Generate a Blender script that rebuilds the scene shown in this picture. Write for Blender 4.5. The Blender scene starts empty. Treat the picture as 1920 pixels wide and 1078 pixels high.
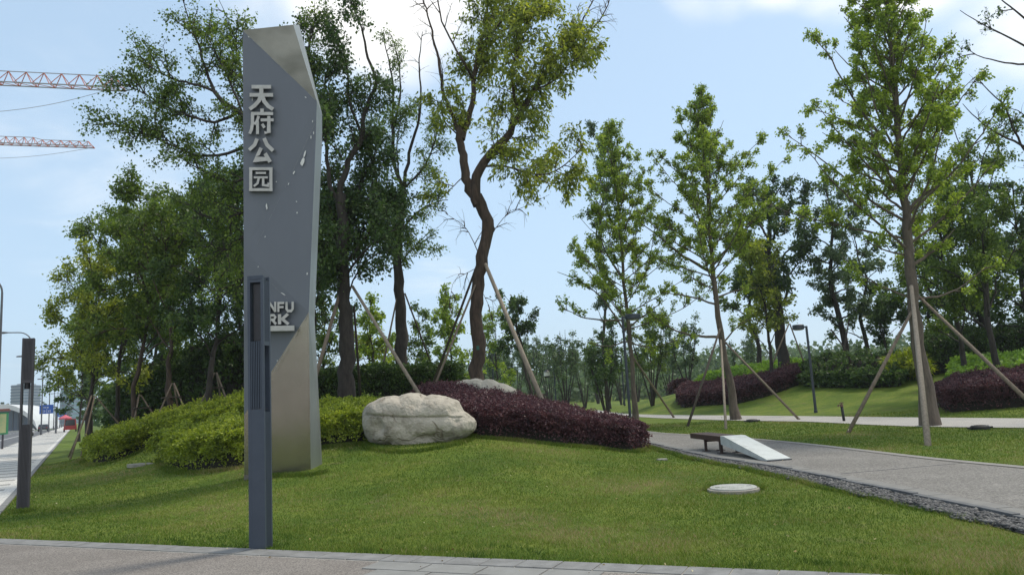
import bpy, math, random
import numpy as np
from mathutils import Vector, Matrix, Euler

# ------------------------------------------------------------------ camera maths
F = 1420.0; CZ = 1.6; PITCH = math.radians(8.2); ROLL = math.radians(-3.25)
col = bpy.context.scene.collection
def rayd(px, py):
    x = (px - 960) / F; y = (539 - py) / F
    c, s = math.cos(ROLL), math.sin(ROLL)
    x, y = c * x - s * y, s * x + c * y
    a = math.pi / 2 + PITCH; c, s = math.cos(a), math.sin(a)
    return np.array([x, c * y + s, s * y - c])
def P(px, py, Y):
    "the point in the scene seen at a place of the photograph, Y metres ahead"
    d = rayd(px, py); t = Y / d[1]
    return np.array([d[0] * t, Y, CZ + d[2] * t])
def gp(px, py, z=0.0):
    d = rayd(px, py); t = (z - CZ) / d[2]
    return np.array([d[0] * t, d[1] * t, z])
def ss(a, b, x):
    t = np.clip((x - a) / (b - a), 0, 1)
    return t * t * (3 - 2 * t)
def H(x, y):
    "terrain height"
    x = np.asarray(x, float); y = np.asarray(y, float)
    u = .866 * x + .5 * y; v = .416 * x + .909 * y - 7.0
    m1 = 1.6 * ss(0, 18, v) * ss(0, 7, u + 1.25) * ss(0, 6.5, 3.7 - x - .03 * np.clip(20 - y, -10, 20)) * (1 - ss(34, 50, y))
    w = .954 * (x - 16) + .3 * (y - 24.5)
    m2 = (1.15 + .95 * ss(34, 48, y)) * ss(0.3, 12, w) * (1 - ss(55, 75, y)) * ss(8, 20, y)
    small = .03 * np.sin(x * 1.1 + y * .5) * np.sin(y * .9 - x * .3) * ss(.5, 4, v) * ss(0, 3, u + 1.25) * ss(0, 3, 3.2 - x)
    return m1 + m2 + small
def GH(px, py):
    d = rayd(px, py); o = np.array([0, 0, CZ]); t = 4.0
    while t < 400:
        p = o + d * t
        if p[2] <= H(p[0], p[1]): return np.array([p[0], p[1], float(H(p[0], p[1]))])
        t += .03 if t < 60 else .5
    return p
def on(x, y, dz=0.0): return np.array([x, y, float(H(x, y)) + dz])

# ------------------------------------------------------------------ materials
MATS = {}
def nd(nt, typ, **kw):
    n = nt.nodes.new(typ)
    for k, v in kw.items():
        if k in n.inputs: n.inputs[k].default_value = v
        else: setattr(n, k, v)
    return n
def mat(name, c1, c2=None, scale=8.0, rough=.7, metal=0.0, bump=0.0, bscale=None, stretch=(1, 1, 1), c3=None, spec=None, detail=6):
    if name in MATS: return MATS[name]
    m = bpy.data.materials.new(name); m.use_nodes = True; nt = m.node_tree; L = nt.links
    b = nt.nodes['Principled BSDF']; b.inputs['Roughness'].default_value = rough; b.inputs['Metallic'].default_value = metal
    if spec is not None: b.inputs['Specular IOR Level'].default_value = spec
    tc = nd(nt, 'ShaderNodeTexCoord'); mp = nd(nt, 'ShaderNodeMapping'); mp.inputs['Scale'].default_value = stretch
    L.new(tc.outputs['Object'], mp.inputs['Vector'])
    if c2 is None: c2 = tuple(v * .8 for v in c1)
    n = nd(nt, 'ShaderNodeTexNoise'); n.inputs['Scale'].default_value = scale; n.inputs['Detail'].default_value = detail; n.inputs['Roughness'].default_value = .65
    L.new(mp.outputs[0], n.inputs['Vector'])
    r = nd(nt, 'ShaderNodeValToRGB'); e = r.color_ramp.elements
    e[0].position = .32; e[1].position = .68; e[0].color = (*c2, 1); e[1].color = (*c1, 1)
    if c3 is not None:
        k = r.color_ramp.elements.new(.5); k.color = (*c3, 1)
    L.new(n.outputs['Fac'], r.inputs[0]); L.new(r.outputs[0], b.inputs['Base Color'])
    if bump:
        n2 = nd(nt, 'ShaderNodeTexNoise'); n2.inputs['Scale'].default_value = bscale or scale * 4; n2.inputs['Detail'].default_value = 8
        L.new(mp.outputs[0], n2.inputs['Vector'])
        bp = nd(nt, 'ShaderNodeBump'); bp.inputs['Strength'].default_value = bump; bp.inputs['Distance'].default_value = .03
        L.new(n2.outputs['Fac'], bp.inputs['Height']); L.new(bp.outputs[0], b.inputs['Normal'])
    MATS[name] = m; return m
def leafmat(name, dark, mid, light, trans=.35, rough=.5):
    m = bpy.data.materials.new(name); m.use_nodes = True; nt = m.node_tree; L = nt.links
    b = nt.nodes['Principled BSDF']; b.inputs['Roughness'].default_value = rough; b.inputs['Specular IOR Level'].default_value = .35
    a = nd(nt, 'ShaderNodeAttribute'); a.attribute_name = 'rnd'
    r = nd(nt, 'ShaderNodeValToRGB'); e = r.color_ramp.elements
    e[0].position = .05; e[0].color = (*dark, 1); e[1].position = .95; e[1].color = (*light, 1)
    k = e.new(.5); k.color = (*mid, 1)
    L.new(a.outputs['Fac'], r.inputs[0]); L.new(r.outputs[0], b.inputs['Base Color'])
    t = nd(nt, 'ShaderNodeBsdfTranslucent'); mx = nd(nt, 'ShaderNodeMixShader'); mx.inputs[0].default_value = trans
    hs = nd(nt, 'ShaderNodeHueSaturation'); hs.inputs['Value'].default_value = 1.5; hs.inputs['Saturation'].default_value = 1.1
    L.new(r.outputs[0], hs.inputs['Color']); L.new(hs.outputs[0], t.inputs['Color'])
    L.new(b.outputs[0], mx.inputs[1]); L.new(t.outputs[0], mx.inputs[2]); L.new(mx.outputs[0], nt.nodes['Material Output'].inputs['Surface'])
    MATS[name] = m; return m

# ------------------------------------------------------------------ mesh helpers
def tag(o, label=None, cat=None, group=None, kind=None):
    if label: o['label'] = label
    if cat: o['category'] = cat
    if group: o['group'] = group
    if kind: o['kind'] = kind
    return o
def thing(name, loc, label, cat, group=None, rz=0.0):
    o = bpy.data.objects.new(name, None); col.objects.link(o); o.empty_display_size = .3
    o.location = tuple(float(v) for v in loc); o.rotation_euler = (0, 0, rz)
    return tag(o, label, cat, group)
def mesh_np(name, V, Fc, m, parent=None, rnd=None, smooth=False, origin=None, attr='rnd'):
    V = np.asarray(V, np.float32); Fc = np.asarray(Fc, np.int32)
    if origin is not None: V = V - np.asarray(origin, np.float32)
    me = bpy.data.meshes.new(name); k = Fc.shape[1]; n = len(Fc)
    me.vertices.add(len(V)); me.vertices.foreach_set('co', V.ravel())
    me.loops.add(n * k); me.loops.foreach_set('vertex_index', Fc.ravel())
    me.polygons.add(n); me.polygons.foreach_set('loop_start', np.arange(n, dtype=np.int32) * k)
    me.polygons.foreach_set('loop_total', np.full(n, k, np.int32))
    if smooth: me.polygons.foreach_set('use_smooth', np.ones(n, bool))
    me.update(calc_edges=True)
    if rnd is not None:
        at = me.attributes.new(attr, 'FLOAT', 'FACE'); at.data.foreach_set('value', np.asarray(rnd, np.float32))
    me.materials.append(m)
    o = bpy.data.objects.new(name, me); col.objects.link(o); o.parent = parent
    return o
class MB:
    def __init__(s): s.v = []; s.f = []; s.m = []; s.mi = 0
    def poly(s, pts):
        b = len(s.v); s.v += [tuple(map(float, p)) for p in pts]; s.f.append(tuple(range(b, b + len(pts)))); s.m.append(s.mi)
    def hexa(s, c8):
        b = len(s.v); s.v += [tuple(map(float, p)) for p in c8]
        for q in ((0, 3, 2, 1), (4, 5, 6, 7), (0, 1, 5, 4), (1, 2, 6, 5), (2, 3, 7, 6), (3, 0, 4, 7)):
            s.f.append(tuple(b + i for i in q)); s.m.append(s.mi)
    def box(s, x0, x1, y0, y1, z0, z1):
        s.hexa([(x0, y0, z0), (x1, y0, z0), (x1, y1, z0), (x0, y1, z0), (x0, y0, z1), (x1, y0, z1), (x1, y1, z1), (x0, y1, z1)])
    def prism(s, poly, z0, z1):
        n = len(poly); b = len(s.v)
        s.v += [(float(p[0]), float(p[1]), float(z0)) for p in poly] + [(float(p[0]), float(p[1]), float(z1)) for p in poly]
        s.f.append(tuple(reversed(range(b, b + n)))); s.f.append(tuple(range(b + n, b + 2 * n))); s.m += [s.mi] * 2
        for i in range(n):
            j = (i + 1) % n; s.f.append((b + i, b + j, b + n + j, b + n + i)); s.m.append(s.mi)
    def bar(s, p, q, w, h=None, up=(0, 0, 1)):
        p, q = Vector(p), Vector(q); d = (q - p).normalized(); up = Vector(up)
        if abs(d.dot(up)) > .98: up = Vector((1, 0, 0))
        a = d.cross(up).normalized(); c = a.cross(d); h = h or w
        s.hexa([p + a * sx * w / 2 + c * sz * h / 2 for sx, sz in ((-1, -1), (1, -1), (1, 1), (-1, 1))] +
               [q + a * sx * w / 2 + c * sz * h / 2 for sx, sz in ((-1, -1), (1, -1), (1, 1), (-1, 1))])
    def tube(s, pts, rad, n=10, cap=True):
        pts = [Vector(p) for p in pts]
        if not hasattr(rad, '__len__'): rad = [rad] * len(pts)
        b = len(s.v); ref = Vector((1, .2, .1)).normalized()
        for i, p in enumerate(pts):
            d = (pts[min(i + 1, len(pts) - 1)] - pts[max(i - 1, 0)]).normalized()
            a = d.cross(ref).normalized(); c = d.cross(a)
            for k in range(n):
                t = 2 * math.pi * k / n; s.v.append(tuple(p + (a * math.cos(t) + c * math.sin(t)) * rad[i]))
        for i in range(len(pts) - 1):
            for k in range(n):
                k2 = (k + 1) % n; s.f.append((b + i * n + k, b + i * n + k2, b + (i + 1) * n + k2, b + (i + 1) * n + k)); s.m.append(s.mi)
        if cap:
            s.f.append(tuple(reversed(range(b, b + n)))); s.f.append(tuple(b + (len(pts) - 1) * n + k for k in range(n))); s.m += [s.mi] * 2
    def build(s, name, m, parent=None, smooth=False, bevel=0, origin=None):
        me = bpy.data.meshes.new(name)
        v = s.v if origin is None else [tuple(a - float(b) for a, b in zip(p, origin)) for p in s.v]
        me.from_pydata(v, [], s.f)
        for x in (m if isinstance(m, (list, tuple)) else [m]): me.materials.append(x)
        me.polygons.foreach_set('material_index', s.m)
        if smooth: me.polygons.foreach_set('use_smooth', [True] * len(s.f))
        me.update()
        o = bpy.data.objects.new(name, me); col.objects.link(o); o.parent = parent
        if bevel:
            bv = o.modifiers.new('bevel', 'BEVEL'); bv.width = bevel; bv.segments = 2; bv.limit_method = 'ANGLE'; bv.angle_limit = .6
        return o
def norm(a): return a / (np.linalg.norm(a, axis=-1, keepdims=True) + 1e-9)

# ------------------------------------------------------------------ branches and leaves
NLEAF = 0
def tubes_np(Pt, r0, r1, n=4):
    "Pt (B,K,3): one tapered tube per row"
    B, K, _ = Pt.shape
    T = np.empty_like(Pt); T[:, 1:-1] = Pt[:, 2:] - Pt[:, :-2]; T[:, 0] = Pt[:, 1] - Pt[:, 0]; T[:, -1] = Pt[:, -1] - Pt[:, -2]; T = norm(T)
    ref = np.broadcast_to(np.array([.83, .31, .17]), T.shape); a = norm(np.cross(T, ref)); c = np.cross(T, a)
    r = np.linspace(0, 1, K)[None, :, None]
    r0 = np.asarray(r0, float).reshape(-1, 1, 1); r1 = np.asarray(r1, float).reshape(-1, 1, 1); rr = r0 + (r1 - r0) * r
    th = np.arange(n) * 2 * math.pi / n
    V = Pt[:, :, None, :] + rr[..., None] * (a[:, :, None, :] * np.cos(th)[None, None, :, None] + c[:, :, None, :] * np.sin(th)[None, None, :, None])
    V = V.reshape(-1, 3)
    b = (np.arange(B) * K * n)[:, None, None]; i = (np.arange(K - 1) * n)[None, :, None]; k = np.arange(n)[None, None, :]; k2 = (k + 1) % n
    Fq = np.stack([b + i + k, b + i + k2, b + i + n + k2, b + i + n + k], -1).reshape(-1, 4)
    return V, Fq
def resample(pts, K):
    p = np.asarray(pts, float); n = len(p)
    if n > 2:
        q = []
        for i in range(n - 1):
            p0 = p[max(i - 1, 0)]; p1 = p[i]; p2 = p[i + 1]; p3 = p[min(i + 2, n - 1)]
            for t in np.linspace(0, 1, 6)[:-1]:
                q.append(.5 * (2 * p1 + (p2 - p0) * t + (2 * p0 - 5 * p1 + 4 * p2 - p3) * t * t + (3 * p1 - p0 - 3 * p2 + p3) * t ** 3))
        q.append(p[-1]); p = np.array(q)
    s = np.r_[0, np.cumsum(np.linalg.norm(np.diff(p, axis=0), axis=1))]
    return np.stack([np.interp(np.linspace(0, s[-1], K), s, p[:, k]) for k in range(3)], 1), s[-1]
def spawn(rg, Pp, n, a, b, ang, Ln, up=0.0, droop=0.0, K=4, wig=.25, taper=.4):
    B, Kp, _ = Pp.shape
    t = a + (b - a) * rg.random((B, n)); x = t * (Kp - 1); i = np.minimum(x.astype(int), Kp - 2); f = (x - i)[..., None]
    bi = np.arange(B)[:, None]; p0 = Pp[bi, i]; p1 = Pp[bi, i + 1]; S = (p0 + (p1 - p0) * f).reshape(-1, 3); T = norm(p1 - p0).reshape(-1, 3)
    rv = norm(rg.normal(size=T.shape)); pe = norm(rv - T * (rv * T).sum(1, keepdims=True))
    an = math.radians(ang) * (.75 + .5 * rg.random((len(T), 1)))
    d = norm(T * np.cos(an) + pe * np.sin(an) + np.array([0, 0, up]))
    Ls = np.broadcast_to(np.asarray(Ln, float).reshape(-1, 1), (B, n)).reshape(-1, 1) * (.55 + .7 * rg.random((len(T), 1))) * (1 - taper * t.reshape(-1, 1))
    bend = rg.normal(size=d.shape) * wig + np.array([0, 0, -droop])
    out = np.empty((len(S), K, 3)); out[:, 0] = S; p = S; dd = d
    for k in range(1, K):
        p = p + dd * Ls / (K - 1); out[:, k] = p; dd = norm(dd + bend / (K - 1) + rg.normal(size=d.shape) * wig * .4)
    return out
def leaf_mesh(rg, C, D, Ls, wr):
    n = len(C); s = norm(np.cross(D, rg.normal(size=(n, 3)))); Ls = Ls.reshape(-1, 1); w = Ls * wr
    V = np.stack([C, C + D * Ls * .45 + s * w, C + D * Ls, C + D * Ls * .5 - s * w], 1)
    V[:, 2, 2] -= .12 * Ls[:, 0]
    return V.reshape(-1, 3), np.arange(4 * n).reshape(-1, 4)
def leaves_on(rg, tw, m, jit, size, wr, down=.25, a=.15):
    B, K, _ = tw.shape
    t = a + (1 - a) * rg.random((B, m)); x = t * (K - 1); i = np.minimum(x.astype(int), K - 2); f = (x - i)[..., None]; bi = np.arange(B)[:, None]
    p0 = tw[bi, i]; p1 = tw[bi, i + 1]; C = (p0 + (p1 - p0) * f).reshape(-1, 3) + rg.normal(size=(B * m, 3)) * jit
    D = norm(norm(p1 - p0).reshape(-1, 3) * .5 + rg.normal(size=C.shape) * .8 + np.array([0, 0, -down]))
    V, Fq = leaf_mesh(rg, C, D, size * (.4 + 1.1 * rg.random(len(C))), wr)
    r = np.clip(.5 + np.repeat(rg.normal(size=B) * .2, m) + rg.normal(size=B * m) * .14, 0, 1)
    return V, Fq, r
def make_tree(name, base, limbs, label, cat, group, leaf, bark, seed=1, d2=1.6, L2=1.5, n3=6, L3=.5, m=12, size=.1, wr=.32, jit=.06,
              up=.25, droop=.15, ang=50, down=.3, r2=.022, tipbare=0, flare=1.35):
    """limbs: (points, r0, r1, leafy_from, density factor, length factor); density 0 = bare wood without twigs, negative = bare twigs"""
    rg = np.random.default_rng(seed); root = thing(name, base, label, cat, group); global NLEAF
    n3 = max(n3 + 1, int(n3 * 1.35)); m = int(m * 2.5); size = size * .88
    def add(V, Fq, st):
        st[0].append(V); st[1].append(Fq + st[2]); st[2] += len(V)
    W = [[], [], 0]; Lf = [[], [], 0]; R = []
    for li, lb in enumerate(limbs):
        pts, r0, r1, lf, den, lfac = lb
        K = max(8, min(26, 3 * len(pts))); q, Ln = resample(pts, K)
        q[1:-1] += rg.normal(size=(K - 2, 3)) * min(.03, r0 * .25)
        if li == 0:
            V, Fq = tubes_np(q[None], r0, r1, 12); kk = np.repeat(np.arange(K), 12) / (K - 1)
            fl = 1 + (flare - 1) * np.exp(-kk * 18) ; ctr = np.repeat(q, 12, axis=0); lump = 1 + .07 * rg.normal(size=len(V))
            V = ctr + (V - ctr) * (fl * lump)[:, None]
        else: V, Fq = tubes_np(q[None], r0, r1, 8)
        add(V, Fq, W)
        if den == 0: continue
        n2 = max(2, int(abs(den) * d2 * Ln * (1 - lf)))
        s2 = spawn(rg, q[None], n2, lf, 1.0, ang, L2 * lfac, up, droop, K=6)
        V, Fq = tubes_np(s2, np.full(len(s2), r2), .006, 4); add(V, Fq, W)
        s3 = spawn(rg, s2, n3 if den > 0 else 4, .15, 1.0, 48, L3, up * .3, droop * 1.5, K=4)
        V, Fq = tubes_np(s3, np.full(len(s3), .007), .003, 4); add(V, Fq, W)
        if den > 0:
            tw = s3
            V, Fq, r = leaves_on(rg, tw, m, jit, size, wr, down); add(V, Fq, Lf); R.append(r)
            V, Fq, r = leaves_on(rg, s2, m, jit, size, wr, down, a=.5); add(V, Fq, Lf); R.append(r)
    mesh_np('trunk', np.concatenate(W[0]), np.concatenate(W[1]), bark, root, smooth=True, origin=base)
    NLEAF += sum(map(len, Lf[1]))
    if Lf[0]: mesh_np('crown', np.concatenate(Lf[0]), np.concatenate(Lf[1]), leaf, root, rnd=np.concatenate(R), origin=base)
    return root
def auto_limbs(rg, base, h, R, r, t0=.3, nl=9, e0=55, lean=(0, 0), top=.98, prof=None, den=1.0, multi=0, curve=.25, lrf=.33):
    base = np.asarray(base, float); lean = np.array([lean[0], lean[1], 0.])
    tp = [base + np.array([0, 0, h * top * t]) + lean * t + np.r_[rg.normal(size=2) * .02 * h * (0 < t < 1), 0] for t in (0, .2, .4, .6, .8, 1)]
    limbs = [(tp, r, r * .15, max(t0, .35), den * .8, .8)]
    tp = np.array(tp); az = rg.random() * 6.28
    for k in range(nl):
        t = t0 + (top - .08 - t0) * (k + .5 * rg.random()) / nl; az += 2.4 + rg.normal() * .3
        f = prof(t) if prof else (math.sin(math.pi * min(1, max(.0, (t - t0) / (1 - t0) * .75 + .25))) ** .7)
        Ln = R * f * (.85 + .3 * rg.random()); e = math.radians(e0 * (.8 + .4 * rg.random()) * (.7 + .5 * t))
        x = t * 5; i = min(int(x), 4); s = tp[i] + (tp[i + 1] - tp[i]) * (x - i)
        d = np.array([math.cos(az) * math.cos(e), math.sin(az) * math.cos(e), math.sin(e)]); pts = [s]; Lt = Ln / max(.35, math.cos(e))
        for j in range(4):
            pts.append(pts[-1] + d * Lt / 4); d = norm(d + np.array([0, 0, curve * rg.normal()]) + rg.normal(size=3) * .12)
        limbs.append((pts, r * lrf * (1.1 - .6 * t), .012, .25, den, 1.0))
    return limbs
def copy_tree(o, loc, rz, sc, label=None):
    c = o.copy(); col.objects.link(c); c.location = tuple(float(v) for v in loc); c.rotation_euler = (0, 0, rz); c.scale = (sc, sc, sc)
    if label: c['label'] = label
    for ch in list(o.children):
        d = ch.copy(); col.objects.link(d); d.parent = c
        for g in ch.children:
            e = g.copy(); col.objects.link(e); e.parent = d
    return c

# ------------------------------------------------------------------ world, sun, camera
sc = bpy.context.scene
SUN_EL = math.radians(58); SUN_AZ = math.radians(55)          # azimuth clockwise from +Y
w = bpy.data.worlds.new('World'); sc.world = w; w.use_nodes = True
nt = w.node_tree; L = nt.links; nt.nodes.clear()
out = nd(nt, 'ShaderNodeOutputWorld'); bg = nd(nt, 'ShaderNodeBackground'); bg.inputs['Strength'].default_value = .12
sky = nd(nt, 'ShaderNodeTexSky'); sky.sky_type = 'NISHITA'; sky.sun_disc = False; sky.sun_elevation = SUN_EL; sky.sun_rotation = SUN_AZ
sky.air_density = 1.0; sky.dust_density = 1.2; sky.ozone_density = 1.0
tc = nd(nt, 'ShaderNodeTexCoord')
# thin veil that whitens the blue towards the horizon, then clouds laid on a plane high above
def mathn(op, a=None, b=None, c=None, clamp=False):
    n = nt.nodes.new('ShaderNodeMath'); n.operation = op; n.use_clamp = clamp
    for i, v in enumerate((a, b, c)):
        if v is None: continue
        if isinstance(v, (int, float)): n.inputs[i].default_value = v
        else: L.new(v, n.inputs[i])
    return n.outputs[0]
nv = nd(nt, 'ShaderNodeVectorMath'); nv.operation = 'NORMALIZE'; L.new(tc.outputs['Generated'], nv.inputs[0])
sx = nd(nt, 'ShaderNodeSeparateXYZ'); L.new(nv.outputs[0], sx.inputs[0])
zc = mathn('MAXIMUM', sx.outputs['Z'], .0); zz = mathn('ADD', zc, .12)
cx = mathn('DIVIDE', sx.outputs['X'], zz); cy = mathn('DIVIDE', sx.outputs['Y'], zz)
cb = nd(nt, 'ShaderNodeCombineXYZ'); L.new(cx, cb.inputs[0]); L.new(cy, cb.inputs[1])
n1 = nd(nt, 'ShaderNodeTexNoise'); n1.inputs['Scale'].default_value = 1.1; n1.inputs['Detail'].default_value = 9; n1.inputs['Roughness'].default_value = .56; n1.inputs['Distortion'].default_value = .35
L.new(cb.outputs[0], n1.inputs['Vector'])
def blob(px, py, rad, k):
    d = norm(rayd(px, py)); dn = nt.nodes.new('ShaderNodeVectorMath'); dn.operation = 'DOT_PRODUCT'
    L.new(nv.outputs[0], dn.inputs[0]); dn.inputs[1].default_value = tuple(float(q) for q in d)
    mr = nt.nodes.new('ShaderNodeMapRange'); mr.interpolation_type = 'SMOOTHSTEP'
    mr.inputs['From Min'].default_value = math.cos(math.radians(rad)); mr.inputs['From Max'].default_value = 1.0
    mr.inputs['To Min'].default_value = 0; mr.inputs['To Max'].default_value = k
    L.new(dn.outputs['Value'], mr.inputs['Value']); return mr.outputs[0]
dens = n1.outputs['Fac']
for b_ in ((740, -40, 9, .46), (560, -40, 8, .24), (1340, -50, 6.5, .5), (1600, -80, 7.5, .6), (1900, -50, 8.5, .45), (130, 50, 15, .15), (200, 230, 13, .07), (40, 400, 13, .09), (250, 420, 9, .05), (830, 500, 4, .10)):
    dens = mathn('ADD', dens, blob(*b_))
dens = mathn('ADD', dens, blob(1330, 330, 22, -.30)); dens = mathn('ADD', dens, blob(300, 330, 15, -.16))
def blobdir(v, rad, k):
    d = Vector(v).normalized(); dn = nt.nodes.new('ShaderNodeVectorMath'); dn.operation = 'DOT_PRODUCT'; L.new(nv.outputs[0], dn.inputs[0]); dn.inputs[1].default_value = tuple(d)
    mr = nt.nodes.new('ShaderNodeMapRange'); mr.interpolation_type = 'SMOOTHSTEP'; mr.inputs['From Min'].default_value = math.cos(math.radians(rad)); mr.inputs['From Max'].default_value = math.cos(math.radians(rad * .5))
    mr.inputs['To Min'].default_value = 0; mr.inputs['To Max'].default_value = k; L.new(dn.outputs['Value'], mr.inputs['Value']); return mr.outputs[0]
dens = mathn('ADD', dens, blobdir((.1, -.75, .75), 78, .30))  # unseen cloud bank added overhead and behind the camera to whiten the ground light
rp = nt.nodes.new('ShaderNodeMapRange'); rp.interpolation_type = 'SMOOTHSTEP'
rp.inputs['From Min'].default_value = .55; rp.inputs['From Max'].default_value = 1.0; L.new(dens, rp.inputs['Value'])
veil = nt.nodes.new('ShaderNodeMapRange'); veil.inputs['From Min'].default_value = 0; veil.inputs['From Max'].default_value = .75
veil.inputs['To Min'].default_value = .75; veil.inputs['To Max'].default_value = .5; L.new(zc, veil.inputs['Value'])
mv = nd(nt, 'ShaderNodeMix'); mv.data_type = 'RGBA'; L.new(veil.outputs[0], mv.inputs['Factor']); L.new(sky.outputs[0], mv.inputs[6]); mv.inputs[7].default_value = (4.5, 6.1, 7.7, 1)
mc = nd(nt, 'ShaderNodeMix'); mc.data_type = 'RGBA'; L.new(rp.outputs[0], mc.inputs['Factor']); L.new(mv.outputs[2], mc.inputs[6]); mc.inputs[7].default_value = (8.6, 8.6, 8.5, 1)
L.new(mc.outputs[2], bg.inputs['Color']); L.new(bg.outputs[0], out.inputs['Surface'])
ld = bpy.data.lights.new('sun', 'SUN'); ld.energy = 2.3; ld.angle = math.radians(10); ld.color = (1, .91, .76)
so = bpy.data.objects.new('sun', ld); col.objects.link(so)
sd = Vector((math.sin(SUN_AZ) * math.cos(SUN_EL), math.cos(SUN_AZ) * math.cos(SUN_EL), math.sin(SUN_EL)))
so.rotation_euler = sd.to_track_quat('Z', 'Y').to_euler(); so.location = (0, 0, 40)
cd = bpy.data.cameras.new('camera'); cd.sensor_width = 36; cd.lens = 36 * F / 1920; cd.clip_end = 4000; cd.clip_start = .1
co = bpy.data.objects.new('camera', cd); col.objects.link(co)
co.matrix_world = Matrix.Translation((0, 0, CZ)) @ Matrix.Rotation(math.pi / 2 + PITCH, 4, 'X') @ Matrix.Rotation(ROLL, 4, 'Z')
sc.camera = co
sc.view_settings.view_transform = 'Standard'; sc.view_settings.look = 'None'; sc.view_settings.exposure = .28
sc.cycles.max_bounces = 6; sc.cycles.diffuse_bounces = 3; sc.cycles.transmission_bounces = 4; sc.cycles.transparent_max_bounces = 4

# ------------------------------------------------------------------ plain materials
STEEL = mat('brushed_steel', (.43, .395, .35), (.36, .33, .29), scale=1.3, rough=.24, metal=.95, bump=.45, bscale=1.1, stretch=(1, 1, .6), detail=3)  # paler, warmer twin of the top facet steel; reflected tone put into the colour
PAINT = mat('grey_blue_paint', (.125, .14, .168), (.112, .126, .152), scale=1.2, rough=.42, bump=.02, stretch=(1, 1, .3))
LETTER = mat('pale_letter_metal', (.50, .49, .47), (.38, .37, .35), scale=6, rough=.45, metal=.1)
CHIP = mat('bare_white_primer', (.75, .75, .73), (.6, .6, .58), scale=20, rough=.8)
SLATE = mat('slate_blue_metal', (.062, .078, .105), (.050, .064, .088), scale=4, rough=.5, metal=.2)
DARKM = mat('dark_anodised_metal', (.035, .035, .042), (.025, .025, .03), scale=5, rough=.5)
BROWNM = mat('brown_grey_metal', (.062, .058, .066), (.048, .045, .052), scale=5, rough=.5)
RUBBER = mat('black_plastic', (.015, .015, .016), rough=.6)
BARK = mat('brown_bark', (.105, .072, .052), (.035, .026, .021), scale=9, rough=.95, bump=.9, bscale=22, stretch=(1, 1, .25))
BARKG = mat('grey_ginkgo_bark', (.17, .135, .105), (.075, .06, .048), scale=8, rough=.95, bump=.9, bscale=20, stretch=(1, 1, .25))
BARKD = mat('dark_bark', (.06, .05, .042), (.025, .021, .018), scale=9, rough=.95, bump=.7, bscale=20, stretch=(1, 1, .3))
POLE = mat('weathered_timber', (.24, .19, .14), (.13, .10, .075), scale=6, rough=.9, bump=.5, bscale=30, stretch=(3, 3, .3))
POLED = mat('dark_timber', (.09, .07, .055), (.045, .036, .03), scale=6, rough=.9, bump=.5, bscale=30, stretch=(3, 3, .3))  # darker brown tone of the pole timber
POLEG = mat('pale_grey_timber', (.33, .28, .22), (.2, .165, .125), scale=6, rough=.9, bump=.5, bscale=30, stretch=(3, 3, .3))
L_OLIVE = leafmat('leaf_olive', (0.082, 0.112, 0.023), (0.209, 0.260, 0.041), (0.437, 0.465, 0.074), .42)
L_GINK = leafmat('leaf_ginkgo', (0.101, 0.153, 0.027), (0.212, 0.295, 0.045), (0.403, 0.489, 0.083), .42)
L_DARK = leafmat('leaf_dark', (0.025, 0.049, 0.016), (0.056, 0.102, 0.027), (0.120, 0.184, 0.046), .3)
L_MID = leafmat('leaf_mid', (0.049, 0.085, 0.018), (0.105, 0.163, 0.029), (0.212, 0.286, 0.051), .38)
L_GREY = leafmat('leaf_greygreen', (0.050, 0.083, 0.037), (0.094, 0.143, 0.064), (0.174, 0.232, 0.106), .35)
L_HEDGE = leafmat('leaf_hedge', (0.108, 0.151, 0.020), (0.234, 0.297, 0.037), (0.429, 0.474, 0.068), .35)
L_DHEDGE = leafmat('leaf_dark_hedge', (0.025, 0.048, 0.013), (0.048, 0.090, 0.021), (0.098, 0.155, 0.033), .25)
L_PURPLE = leafmat('leaf_purple', (0.039, 0.017, 0.023), (0.087, 0.037, 0.046), (0.168, 0.082, 0.085), .22)
L_COVER = leafmat('leaf_cover', (0.083, 0.152, 0.028), (0.152, 0.261, 0.041), (0.261, 0.398, 0.068), .35)
CORE = mat('hedge_inner_twigs', (.022, .020, .012), (.012, .011, .008), scale=10, rough=1)

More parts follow.
